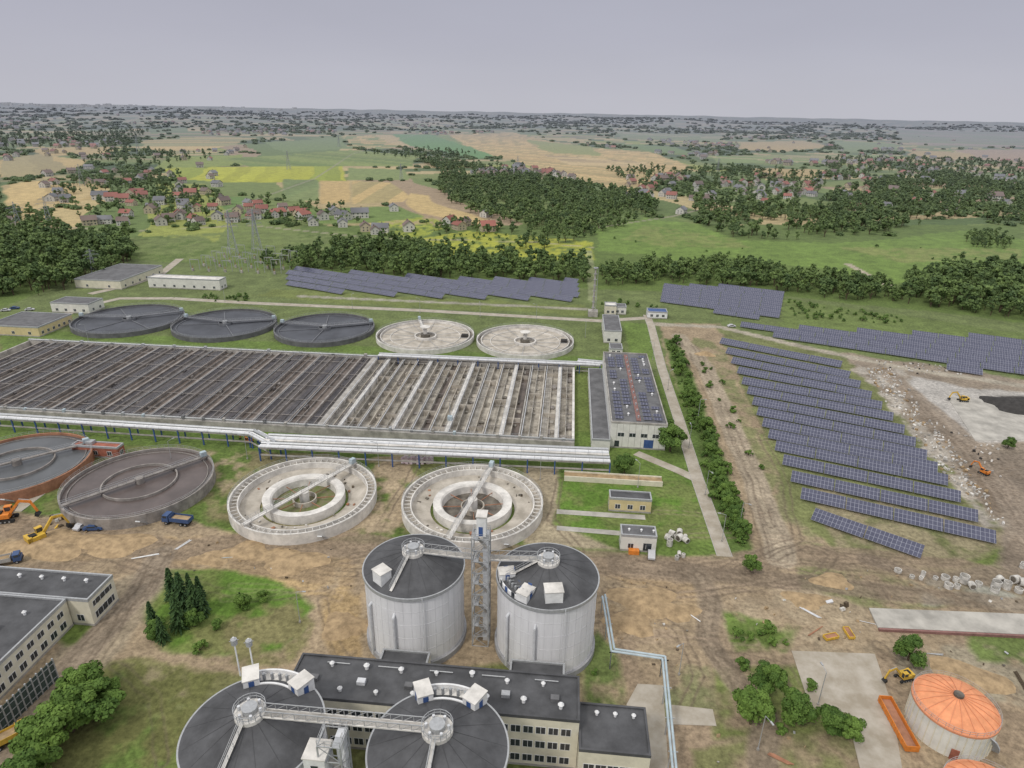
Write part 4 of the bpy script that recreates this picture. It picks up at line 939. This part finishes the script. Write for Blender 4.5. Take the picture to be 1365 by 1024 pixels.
for u,v,a_ in((1107,851,20),(1131,846,95)):
    mb=MB(); skip(mb,3.,1.2,.6,'ylmach'); o=mb.obj("waste_skip"); o.location=P(u,v); o.rotation_euler=(0,0,R_(a_))
def rings(name,pts,r=1.0,h=1.0):
    if not pts: return
    mb=MB()
    for (x,y) in pts:
        rr=r*random.uniform(.6,1.05)
        if random.random()<.6:
            mb.wall(x,y,rr,rr-.15,0,h,'rub',14)
            if random.random()<.3: mb.wall(x,y,rr,rr-.15,h+.02,h*1.9,'rub',14)
        else:
            t=random.uniform(0,3.1); dx,dy=math.cos(t)*.7,math.sin(t)*.7
            mb.tube((x-dx,y-dy,rr),(x+dx,y+dy,rr),rr,'rub',14); mb.tube((x-dx*1.01,y-dy*1.01,rr),(x+dx*1.01,y+dy*1.01,rr),rr*.75,'concd',14)
    return mb.obj(name,(pts[0][0],pts[0][1],0))
def randpoly(poly,sp,jit=.45,keep=1.):
    pw=W(poly); a=np.array(pw); gx,gy=np.meshgrid(np.arange(a[:,0].min(),a[:,0].max(),sp),np.arange(a[:,1].min(),a[:,1].max(),sp)); gx=gx.ravel()+rng.uniform(-jit,jit,gx.size)*sp; gy=gy.ravel()+rng.uniform(-jit,jit,gy.size)*sp
    k=(sdf(gx,gy,pw)<0)&(rng.random(gx.size)<keep); return list(zip(gx[k],gy[k]))
rings("concrete_ring_stack",randpoly([(1260,765),(1365,778),(1365,796),(1255,785)],2.2,keep=.8)); rings("concrete_ring_stack",randpoly([(1175,757),(1260,765),(1255,775),(1172,768)],2.4,keep=.6),.8,.7)
rings("concrete_ring_stack",randpoly([(1320,742),(1365,750),(1365,760),(1325,753)],2.6,keep=.7),.8); rings("concrete_ring_stack",randpoly([(880,709),(912,711),(916,728),(884,728)],2.0),.9); rings("concrete_ring_stack",randpoly([(895,736),(920,738),(920,748),(895,747)],1.8),.6)
def debris(name,polys,sp,keep,smin,smax,ks,flat=.8):
    mb=MB()
    for poly in polys:
        for (x,y) in randpoly(poly,sp,keep=keep):
            s=[random.uniform(smin,smax)*random.choice([.6,1,1]) for _ in range(3)]; mb.box((x,y,s[2]*.35),(s[0],s[1],s[2]*flat),random.choice(ks),rz=random.uniform(0,3),rx=random.uniform(-.4,.4),ry=random.uniform(-.4,.4))
    return mb.obj(name)
debris("rubble_pile",[[(1150,490),(1190,492),(1215,525),(1235,560),(1210,560),(1180,535)],[(1210,560),(1240,560),(1290,620),(1310,665),(1285,660),(1235,610)],[(1285,640),(1310,650),(1345,705),(1325,700)]],1.3,.5,.2,1.2,['rub','conc','concl','rub','soilheap'])
debris("rubble_pile",[[(1160,478),(1290,492),(1300,502),(1220,500),(1165,490)],[(1240,560),(1330,590),(1340,640),(1300,620)]],2.2,.35,.2,1.2,['rub','conc','concl','coal'])
debris("construction_debris",[[(20,700),(200,712),(470,735),(470,790),(330,770),(100,745)],[(810,760),(930,775),(940,850),(900,920),(830,860)],[(950,780),(1160,795),(1160,860),(1000,850)],[(1190,860),(1365,870),(1365,920),(1230,890)],[(930,900),(1060,950),(1100,1040),(920,1040)],[(1030,745),(1365,790),(1365,810),(1100,790)]],3.0,.28,.12,.75,['rub','conc','bark','steel','soilheap','soilheap','concd','soilheap'])
mb=MB()
for poly in([(30,700),(470,740),(470,790),(200,760)],[(810,760),(940,780),(930,880),(830,850)],[(960,780),(1160,800),(1160,860),(1000,850)],[(900,960),(1060,980),(1080,1040),(920,1040)],[(1200,860),(1365,880),(1365,920),(1230,890)]):
    for (x,y) in randpoly(poly,9,keep=.5):
        t=random.uniform(0,3.1); l=random.uniform(1,3.5); dx,dy=math.cos(t)*l,math.sin(t)*l; k=random.choice(['bark','steel','pipe','rust','pipeg','white'])
        for q in range(random.randint(1,4)): mb.tube((x-dx+q*.3,y-dy,.12),(x+dx+q*.3,y+dy+random.uniform(-.3,.3),.12),random.uniform(.06,.14),k,6)
mb.obj("loose_pipes")
debris("building_material_stack",[[(170,690),(205,690),(205,700),(170,698)],[(60,690),(120,695),(115,708),(60,702)],[(1100,800),(1130,802),(1128,815),(1098,812)]],1.8,.7,.6,1.5,['bark','pipe','ylmach','rub'])
def heap(name,u,v,r,h,k,sx=1.):
    c=P(u,v); mb=MB(); n=26; vs=[(c.x,c.y,h)]; rr=[.25,.5,.75,1.]
    for q_ in rr:
        for i in range(n):
            t=2*math.pi*i/n; j=1+.22*math.sin(3*t+u)+random.uniform(-.08,.08); vs.append((c.x+r*sx*q_*j*math.cos(t),c.y+r*q_*j*math.sin(t),max(-.05,h*(1-q_**1.4)+random.uniform(-.12,.12)*h*(1-q_)-(.05 if q_==1 else 0))))
    fs=[(0,1+i,1+(i+1)%n) for i in range(n)]
    for q_ in range(3):
        for i in range(n): fs.append((1+q_*n+i,1+(q_+1)*n+i,1+(q_+1)*n+(i+1)%n,1+q_*n+(i+1)%n))
    mb.add(vs,fs,k); mb.obj(name,c,smooth=True)
for a_ in((60,728,6,1.4,'soilheap',1.8),(150,725,5,1.0,'soilheap',2),(390,748,5,.9,'soilheap',1.7),(330,735,4,.8,'soilheap',1.5),(860,800,5,1.,'soilheap',1.5),(840,830,4,.9,'soilheap',1.3),(1110,775,3,.8,'soilheap',1.6),(940,472,3.5,1.,'soilheap',1.3),(460,835,4,.8,'soilheap',1.3),(1352,541,8,2.2,'coal',1.4),(1290,905,5,.9,'soilheap',1.5),(280,745,3,.7,'soilheap',1.6),(905,815,3,.7,'soilheap',1.6),(1075,800,3,.7,'soilheap',1.8)): heap("soil_mound",*a_)
mb=MB()
for i in range(14):
    p=P(537+i*3,617,0); mb.box((p.x,p.y+random.uniform(-.4,.4),.9+(i%3)*.2),(.8,1.4,1.8+(i%3)*.4),'pink',rz=random.uniform(-.1,.1)); mb.box((p.x,p.y,.07),(.95,1.5,.14),'bark')
mb.obj("pallet_stack",P(555,617))
def lampmesh():
    mb=MB(); mb.tube((0,0,0),(0,0,8),.09,'steel',8,r2=.06); mb.beam((0,0,8),(1.4,0,8.3),.07,.07,'steel'); mb.box((1.7,0,8.3),(.8,.3,.14),'steel'); mb.box((0,0,.25),(.35,.35,.5),'conc'); return mb
first=put(lampmesh(),"street_lamp",400,830,0)
for (u,v) in((330,612),(505,622),(720,640),(890,520),(918,598),(940,660),(962,722),(985,705),(930,560),(470,412),(640,422),(300,402),(905,900),(1090,940),(870,480),(780,450),(230,620),(118,455),(1010,1000),(560,418),(715,426),(850,650)):
    inst("street_lamp",first.data,P(u,v),random.uniform(0,6))
mb=MB(); 
a=P(255,360)
for i in range(6):
    for j in range(4):
        px,py=a.x+i*11,a.y+j*14; hh=9 if i%2 else 7
        mb.beam((px,py,0),(px,py+.001,hh),.25,.25,'steel'); mb.beam((px+6,py,0),(px+6,py+.001,hh),.25,.25,'steel'); mb.beam((px,py,hh),(px+6,py,hh),.3,.3,'steel')
        mb.b2(px+2,px+3.2,py-3,py-1.8,0,1.8,'conc'); mb.tube((px+2.6,py-2.4,1.8),(px+2.6,py-2.4,3.4),.15,'red',6)
mb.obj("electrical_substation",a)
def pylon():
    mb=MB(); h=34
    def cr(z): w_=3.2*(1-z/h)**1.2+.35; return [(-w_,-w_,z),(w_,-w_,z),(w_,w_,z),(-w_,w_,z)]
    zs=[0,6,11,15.5,19.5,23,26,29,31.5,34]; t=.26
    for z0_,z1_ in zip(zs[:-1],zs[1:]):
        A1,B1=cr(z0_),cr(z1_)
        for i in range(4):
            mb.beam(A1[i],Vector(B1[i])+Vector((0,.001,0)),t,t,'pyl'); mb.beam(A1[i],B1[(i+1)%4],.14,.14,'pyl'); mb.beam(A1[(i+1)%4],B1[i],.14,.14,'pyl')
    for z_,l_ in((22,6),(26.5,8.5),(31,5)):
        for s in(-1,1):
            mb.beam((0,0,z_),(s*l_,0,z_+.3),.3,.25,'pyl'); mb.beam((0,0,z_+1.8),(s*l_,0,z_+.3),.2,.2,'pyl'); mb.beam((s*l_,0,z_+.3),(s*l_,.001,z_-1.6),.18,.18,'pyl')
    return mb
pm=put(pylon(),"electricity_pylon",311,338,R_(40)); pm.scale=(.9,.9,.9)
PY=[(343,334,.9),(110,248,.8),(68,306,.8),(385,226,.9),(27,308,.7),(340,312,.5),(127,368,.5),(535,240,.7),(956,232,.8),(690,226,.7),(185,205,1.1),(452,196,.9)]
for u,v,s in PY: inst("electricity_pylon",pm.data,P(u,v),R_(40),s)
# ------------------------------------------------------------------ trees
def tree_mesh(name,seed,Rc,Hc,nl,npl,ls,k='leaf',trunk=3.,core=True,squash=1.):
    r=np.random.default_rng(seed); V=[];Fc=[];T=[];MI=[]
    def addf(vs,fs,tone,mi):
        o=len(V); V.extend(vs)
        for f in fs: Fc.append(tuple(o+a for a in f)); T.append(tone); MI.append(mi)
    mb=MB(); mb.tube((0,0,0),(0,0,trunk+Hc*.45),.045*Rc+.08,'bark',7,r2=.05*Rc*.4)
    for i in range(5):
        t=i*1.26+r.random(); mb.tube((0,0,trunk*.8+i*.3),(Rc*.55*math.cos(t),Rc*.55*math.sin(t),trunk+Hc*(.3+.08*i)),.02*Rc+.05,'bark',5,r2=.03)
    addf(mb.v,mb.f,0.,1)
    ico=[(0,0,1)]+[(.894*math.cos(i*1.2566),.894*math.sin(i*1.2566),.447) for i in range(5)]+[(.894*math.cos(i*1.2566+.628),.894*math.sin(i*1.2566+.628),-.447) for i in range(5)]+[(0,0,-1)]
    icf=[(0,1+i,1+(i+1)%5) for i in range(5)]+[(1+i,6+i,1+(i+1)%5) for i in range(5)]+[(6+i,6+(i+1)%5,1+(i+1)%5) for i in range(5)]+[(11,6+(i+1)%5,6+i) for i in range(5)]
    for i in range(nl):
        t=r.random()*6.283; zf=r.random()**.8; rad_=math.sqrt(max(.05,1-(zf*1.7-.75)**2))*(.35+.5*r.random()) if i>1 else .1
        c=np.array([Rc*rad_*math.cos(t),Rc*rad_*math.sin(t),trunk+Hc*(.12+.78*zf)])
        lr=Rc*r.uniform(.26,.46)*(1-.3*zf); tone=r.uniform(.1,.85)
        if core: addf([tuple(c+np.array(p)*lr*.66*r.uniform(.8,1.1)) for p in ico],icf,max(0,tone-.2),0)
        d=r.normal(size=(npl,3)); d/=np.linalg.norm(d,axis=1)[:,None]; d[:,2]=np.where(d[:,2]<-.5,-d[:,2],d[:,2])
        ps=c+d*lr*r.uniform(.72,1.1,size=(npl,1))*np.array([1,1,.85*squash])
        for j in range(npl):
            a=r.normal(size=3); a/=np.linalg.norm(a); nn=d[j]*1.0+r.normal(size=3)*.4+np.array([0,0,.35]); b=np.cross(nn,a); b/=np.linalg.norm(b)+1e-9; a=np.cross(b,nn); a/=np.linalg.norm(a)+1e-9
            s=ls*r.uniform(.6,1.3); p=ps[j]
            o=len(V); V.extend([tuple(p-a*s-b*s*.5),tuple(p+a*s*.2-b*s*.8),tuple(p+a*s+b*s*.3),tuple(p-a*s*.1+b*s*.8)]); Fc.append((o,o+1,o+2,o+3)); T.append(min(1,max(0,tone+r.uniform(-.25,.25)))); MI.append(0)
    me=bpy.data.meshes.new(name); me.from_pydata(V,[],Fc); me.materials.append(C[k]); me.materials.append(C['bark']); me.polygons.foreach_set('material_index',MI)
    at=me.attributes.new('tone','FLOAT','FACE'); at.data.foreach_set('value',T); me.update(); return me
def conifer_mesh(name,seed):
    r=np.random.default_rng(seed); V=[];Fc=[];T=[];MI=[]
    mb=MB(); mb.tube((0,0,0),(0,0,8.5),.2,'bark',7,r2=.03); V.extend(mb.v); Fc.extend(mb.f); T+= [0]*len(mb.f); MI+=[1]*len(mb.f)
    for i in range(150):
        z=.6+8.2*(i/150); L_=2.0*(1-z/9.2)**.8*r.uniform(.75,1.15)+.12; t=i*2.4+r.random(); tone=r.uniform(0,.9)
        for j in range(11):
            f=(j+.7)/11; p=np.array([L_*f*math.cos(t),L_*f*math.sin(t),z-.35*f*f*L_+.1]); s=.34*(1.1-f*.5)
            a=np.array([math.cos(t),math.sin(t),-.4+r.normal()*.2]);b=np.array([-math.sin(t),math.cos(t),r.normal()*.5]); 
            o=len(V);V.extend([tuple(p-a*s*.6-b*s),tuple(p+a*s-b*s*.2),tuple(p+b*s+a*s*.2),tuple(p-a*s)]);Fc.append((o,o+1,o+2,o+3));T.append(min(1,max(0,tone+r.uniform(-.3,.3))));MI.append(0)
    me=bpy.data.meshes.new(name); me.from_pydata(V,[],Fc); me.materials.append(C['pine']); me.materials.append(C['bark']); me.polygons.foreach_set('material_index',MI)
    at=me.attributes.new('tone','FLOAT','FACE'); at.data.foreach_set('value',T); me.update(); return me
NEAR=[tree_mesh("broadleaf_near_%d"%i,20+i,3.6,5.6,26,190,.24,trunk=.9) for i in range(3)]
CON=[conifer_mesh("conifer_%d"%i,50+i) for i in range(2)]
FARC=bpy.data.collections.new("woodland_trees"); 
for i in range(6):
    m_=tree_mesh("far_tree_mesh_%d"%i,80+i,(4.6,4.2,3.4,4.8,4.2,2.8)[i],(7.4,8.8,10.,7.8,9.2,11)[i],12,30,.62,'leafd',trunk=1.4); o=bpy.data.objects.new("woodland_tree_%d"%i,m_); FARC.objects.link(o)
CLC=bpy.data.collections.new("tree_clumps")
for i in range(4):
    m_=tree_mesh("clump_mesh_%d"%i,120+i,12,5.5,24,12,1.6,'leafd',trunk=.1); o=bpy.data.objects.new("tree_clump_%d"%i,m_); CLC.objects.link(o)
BUC=bpy.data.collections.new("bushes")
for i in range(3):
    m_=tree_mesh("bush_mesh_%d"%i,140+i,1.5,1.7,9,50,.2,'leaf',trunk=.1); o=bpy.data.objects.new("bush_%d"%i,m_); BUC.objects.link(o)
def scatter(name,pts,scl,coll,nv):
    pts=np.asarray(pts,float)
    if len(pts)==0:return
    me=bpy.data.meshes.new(name); z=terr(pts[:,0],pts[:,1]); me.vertices.add(len(pts)); me.vertices.foreach_set('co',np.stack([pts[:,0],pts[:,1],z],1).astype(np.float32).ravel())
    for nm,ty,val in(('scl','FLOAT',np.asarray(scl,np.float32)),('rot','FLOAT',rng.uniform(0,6.28,len(pts)).astype(np.float32)),('idx','INT',rng.integers(0,nv,len(pts)).astype(np.int32))):
        a=me.attributes.new(nm,ty,'POINT'); a.data.foreach_set('value',val)
    me.update(); ob=bpy.data.objects.new(name,me); sc.collection.objects.link(ob)
    ng=bpy.data.node_groups.new(name,'GeometryNodeTree'); ng.interface.new_socket('Geometry',in_out='INPUT',socket_type='NodeSocketGeometry'); ng.interface.new_socket('Geometry',in_out='OUTPUT',socket_type='NodeSocketGeometry')
    n=ng.nodes;l=ng.links; gi=n.new('NodeGroupInput');go_=n.new('NodeGroupOutput'); ip=n.new('GeometryNodeInstanceOnPoints'); ci=n.new('GeometryNodeCollectionInfo'); ci.inputs['Collection'].default_value=coll; ci.inputs['Separate Children'].default_value=True; ci.inputs['Reset Children'].default_value=True
    def na_(nm,ty): q=n.new('GeometryNodeInputNamedAttribute'); q.data_type=ty; q.inputs['Name'].default_value=nm; return q.outputs['Attribute']
    cx=n.new('ShaderNodeCombineXYZ'); l.new(na_('rot','FLOAT'),cx.inputs[2]); l.new(gi.outputs[0],ip.inputs['Points']); l.new(ci.outputs[0],ip.inputs['Instance']); ip.inputs['Pick Instance'].default_value=True
    l.new(na_('idx','INT'),ip.inputs['Instance Index']); l.new(cx.outputs[0],ip.inputs['Rotation']); l.new(na_('scl','FLOAT'),ip.inputs['Scale']); l.new(ip.outputs[0],go_.inputs[0])
    md=ob.modifiers.new('instances','NODES'); md.node_group=ng; return ob
woods=[([(400,347),(480,330),(560,332),(640,346),(780,352),(780,376),(600,372),(470,366),(400,362)],6.8,.92,1.05),
([(800,362),(900,354),(1000,360),(1100,370),(1190,388),(1215,404),(1100,398),(1000,384),(880,380),(800,382)],6.8,.92,.95),
([(1200,382),(1260,366),(1400,364),(1400,435),(1280,418),(1200,404)],7.2,.9,1.15),
([(-60,325),(80,318),(170,318),(178,352),(120,378),(60,394),(-60,400)],7.4,.92,1.2),
([(590,235),(640,224),(740,242),(800,252),(870,264),(880,290),(790,303),(735,312),(680,300),(610,280),(585,255)],9,.72,1.05),
([(925,268),(1000,281),(1090,272),(1110,262),(1180,240),(1260,234),(1330,246),(1400,252),(1330,264),(1270,290),(1200,306),(1100,322),(985,320),(930,300)],9,.74,1.1),
([(1285,315),(1345,318),(1350,334),(1290,330)],7,.8,.8),([(1300,265),(1400,262),(1400,300),(1320,300)],9,.5,1),
([(0,285),(70,290),(90,312),(0,318)],8,.6,1),([(200,255),(290,262),(300,300),(200,300)],10,.35,.9),
([(690,316),(790,300),(850,296),(800,312),(740,330),(690,335)],8,.5,.9),([(560,215),(700,226),(640,222),(590,232)],9,.8,1),
([(345,345),(400,335),(410,362),(350,362)],7,.6,.8),([(560,296),(680,300),(690,316),(600,318)],9,.5,.8),
([(60,250),(230,225),(270,262),(160,300),(90,300)],14,.4,.9),([(330,262),(470,276),(480,300),(380,306),(340,300)],13,.45,.8),([(800,225),(1000,225),(1110,235),(1090,262),(1000,275),(880,262)],14,.45,1.),
([(140,195),(300,208),(220,222),(110,218)],18,.4,1),([(640,205),(560,200),(480,205),(560,215)],14,.3,1),([(1100,210),(1400,218),(1400,245),(1180,232),(1100,245)],15,.4,1.),([(0,180),(200,175),(170,195),(0,200)],20,.4,1.2)]
allp=[];alls=[]
for poly,sp,kp,s in woods:
    pp=randpoly(poly,sp,keep=kp)
    if 8<sp<9.5 and pp:
        a=np.array(pp); g=fbm(a[:,0],a[:,1],60,44)>.38; pp=[p for p,k_ in zip(pp,g) if k_]
    allp+=pp; alls+=list(rng.uniform(.55,1.3,len(pp))*s)
scatter("woodland",allp,alls,FARC,6)
n=20000; dd=np.exp(rng.uniform(math.log(620),math.log(11000),n)); aa=np.radians(rng.uniform(-46,46,n))+YAW; fx=-np.sin(aa)*dd; fy=np.cos(aa)*dd
dens=fbm(fx,fy,300,12); dn2=fbm(fx,fy,90,30); rr_=rng.random(n)
keep=((dens>.53)&(dd>900))|((dn2>.63)&(rr_<.6))|((dd>3500)&(dens>.49))|(rr_<.03)
keep&=~((dd<900)&(rr_>.25))
for fp in FIELDS:
    a=np.array(fp); I=np.where(keep&(fx>a[:,0].min())&(fx<a[:,0].max())&(fy>a[:,1].min())&(fy<a[:,1].max()))[0]
    if len(I): keep[I[sdf(fx[I],fy[I],fp)<3]]=False
fx,fy,dd=fx[keep],fy[keep],dd[keep]
scatter("distant_tree_line",np.stack([fx,fy],1),np.clip(.32+dd/5200,.45,1.8)*rng.uniform(.6,1.2,len(fx)),CLC,4)
bp_=[]
for poly,sp,kp in(([(888,455),(905,458),(960,600),(1000,730),(980,736),(935,620)],2.3,.6),([(925,480),(950,480),(1040,680),(1025,690)],4,.35),([(1050,402),(1200,422),(1210,435),(1060,425)],5,.8),([(270,395),(330,392),(330,402),(280,403)],3,.5),([(955,825),(1050,840),(1045,865),(985,862)],2.5,.6),([(800,400),(880,405),(880,412),(800,410)],5,.5),([(785,880),(820,870),(825,930),(795,960)],3,.4),([(230,860),(260,850),(270,870)],2.5,.5),([(430,315),(560,300),(690,316),(680,330),(470,330)],8,.4),([(1100,325),(1365,335),(1365,350),(1150,345)],16,.15),([(800,310),(1000,330),(1000,342),(820,330)],14,.2),([(960,880),(1070,890),(1130,970),(980,980)],4,.35),([(0,425),(60,430),(40,445),(0,450)],4,.3),([(130,890),(240,900),(230,1000),(150,1000)],5,.15)): bp_+=randpoly(poly,sp,keep=kp)
scatter("bushes",bp_,rng.uniform(.4,1.5,len(bp_)),BUC,3)
k=0
NT=[(130,958,8.5),(98,975,8),(75,1000,9),(115,935,7.5),(60,1018,7),(1000,965,7),(1022,925,6),(1058,960,6),(1103,975,5.),(1132,985,4.5),(1210,880,6),(832,632,6.),(893,602,9),(888,583,7),(324,812,3.5),(1000,762,4.5),(1343,598,4),(212,850,4.5),(260,835,4),(352,800,2.5),(290,838,2.2),(868,280,14),(50,1060,8),(150,940,5)]
for j in range(26):
    f=j/25; u=897+(990-897)*f**1.05+random.uniform(-5,5); v=462+(722-462)*f+random.uniform(-4,4); NT.append((u,v,random.uniform(2.6,5.2)))
for (u,v,h) in NT:
    me_=NEAR[k%3]; s=h/6.6; inst("broadleaf_tree",me_,P(u,v),random.uniform(0,6),(s*random.uniform(.9,1.1),s,s*random.uniform(.9,1.1))); k+=1
for (u,v,h) in((232,800,8),(246,812,9),(262,818,8),(240,838,8.5),(272,820,7),(205,835,6),(218,856,6),(254,790,5),(322,808,3.5),(268,800,6)):
    inst("conifer_tree",CON[k%2],P(u,v),random.uniform(0,6),h/8.8*1.05); k+=1
# ------------------------------------------------------------------ houses
def house(wk,rk,w_=9,l_=12,h=5.2,rh=3.8):
    mb=MB(); mb.b2(-l_/2,l_/2,-w_/2,w_/2,0,h,wk); o=.6
    mb.add([(-l_/2-o,-w_/2-o,h-.2),(l_/2+o,-w_/2-o,h-.2),(l_/2+o,0,h+rh),(-l_/2-o,0,h+rh),(l_/2+o,w_/2+o,h-.2),(-l_/2-o,w_/2+o,h-.2)],[(0,1,2,3),(3,2,4,5)],rk)
    mb.add([(-l_/2,-w_/2,h),(-l_/2,w_/2,h),(-l_/2,0,h+rh-.35)],[(0,1,2)],wk); mb.add([(l_/2,-w_/2,h),(l_/2,w_/2,h),(l_/2,0,h+rh-.35)],[(0,1,2)],wk)
    for z_ in(1.,3.4):
        for i in range(4):
            for s in(-1,1): mb.box((-l_/2+1.8+i*(l_-3.6)/3,s*(w_/2+.01),z_+.6),(1.1,.06,1.2),'hglass')
        for i in range(2):
            for s in(-1,1): mb.box((s*(l_/2+.01),-1.8+i*3.6,z_+.6),(.06,1.1,1.2),'hglass')
    mb.box((1.5,1.,h+rh),(.7,.7,1.8),'hroofb'); mb.box((0,-w_/2-.06,1.05),(1.1,.08,2.1),'hroofb'); return mb
HM=[]
for i,(wk,rk,w_,l_) in enumerate((('hwall','hroofr',9,12),('hwall','hroofb',9,11),('hwall2','hroofr',10,12),('hwall','hroofg',10,15),('hwall2','hroofb',9,12),('hwall','hroofg',11,11))):
    mb=house(wk,rk,w_,l_); me_=bpy.data.meshes.new("house_mesh"); me_.from_pydata(mb.v,[],mb.f)
    for m in mb.mats: me_.materials.append(m)
    me_.polygons.foreach_set('material_index',mb.m); HM.append(me_)
HL=[(525,281,3),(457,302,3),(487,308,4),(612,306,2),(648,289,3),(650,308,2),(365,290,0),(350,284,0),(392,286,2),(377,280,1),(340,292,1),(405,292,0),(418,300,3),(908,285,3),(886,262,3),(930,250,1),(855,262,3),(968,248,0),(1000,248,2),(1020,272,0),(1045,250,0),(1075,255,2),(1090,246,5),(1100,235,2),(985,255,3),(945,270,1),(1195,240,3),(1222,272,0),(1148,237,0),(1280,228,3),(1350,250,1),(150,268,0),(165,270,2),(135,266,3),(205,280,3),(225,296,1),(240,292,0),(215,300,1),(255,262,2),(238,258,3),(190,240,1),(170,245,0),(120,300,4),(140,298,3),(165,300,1),(265,300,1),(290,292,5),(310,296,1),(600,300,0),(545,308,1),(480,290,3),(10,300,1),(855,255,0),(1010,262,3),(1060,262,1),(1120,262,3),(840,240,1),(870,250,2),(915,240,3),(500,312,1)]
for (u,v,i) in HL: inst("house",HM[i],P(u,v),R_(random.choice([20,40,110,130,65])),random.uniform(.8,1.1))
for (u0,u1,v0,v1,n) in((60,300,222,275,34),(830,1110,236,268,34),(120,330,276,303,10),(325,420,274,300,6),(1110,1365,206,246,70),(1130,1365,246,290,12),(60,330,196,215,20),(0,60,205,215,5),(430,620,286,312,5),(980,1365,178,205,30)):
    for _ in range(n): inst("house",HM[random.randrange(6)],P(random.uniform(u0,u1),random.uniform(v0,v1)),random.uniform(0,3),random.uniform(.75,1.05))
HC=bpy.data.collections.new("distant_houses")
for i,m_ in enumerate(HM): HC.objects.link(bpy.data.objects.new("distant_house_%d"%i,m_))
n=4200; dd=np.exp(rng.uniform(math.log(1100),math.log(6500),n)); aa=np.radians(rng.uniform(-45,45,n))+YAW; hx=-np.sin(aa)*dd; hy=np.cos(aa)*dd
kp=(fbm(hx,hy,420,40)>.57)
for fp in FIELDS:
    kp&=~(sdf(hx,hy,fp)<4)
hx,hy,dd=hx[kp],hy[kp],dd[kp]
scatter("distant_village",np.stack([hx,hy],1),rng.uniform(.85,1.35,len(hx)),HC,6)
mb=MB()
for _ in range(110):
    u=random.uniform(-60,175) if random.random()<.75 else random.uniform(175,420); p=P(u,random.uniform(152.5,157)-.019*(682-u)); z0=float(terr(np.array([p.x]),np.array([p.y]))[0]); l_=random.uniform(40,160); hh=random.choice([24,32,45])
    a_=random.uniform(-.3,.3); mb.box((p.x,p.y,z0+hh/2),(l_,18,hh),'citywall',rz=a_)
    for k_ in range(int(hh/3)-1): mb.box((p.x,p.y,z0+2.5+3*k_),(l_-2,18.3,.9),'citydk',rz=a_)
    mb.box((p.x,p.y,z0+hh+.4),(l_+.6,18.8,.8),'citydk',rz=a_)
mb.obj("distant_city")
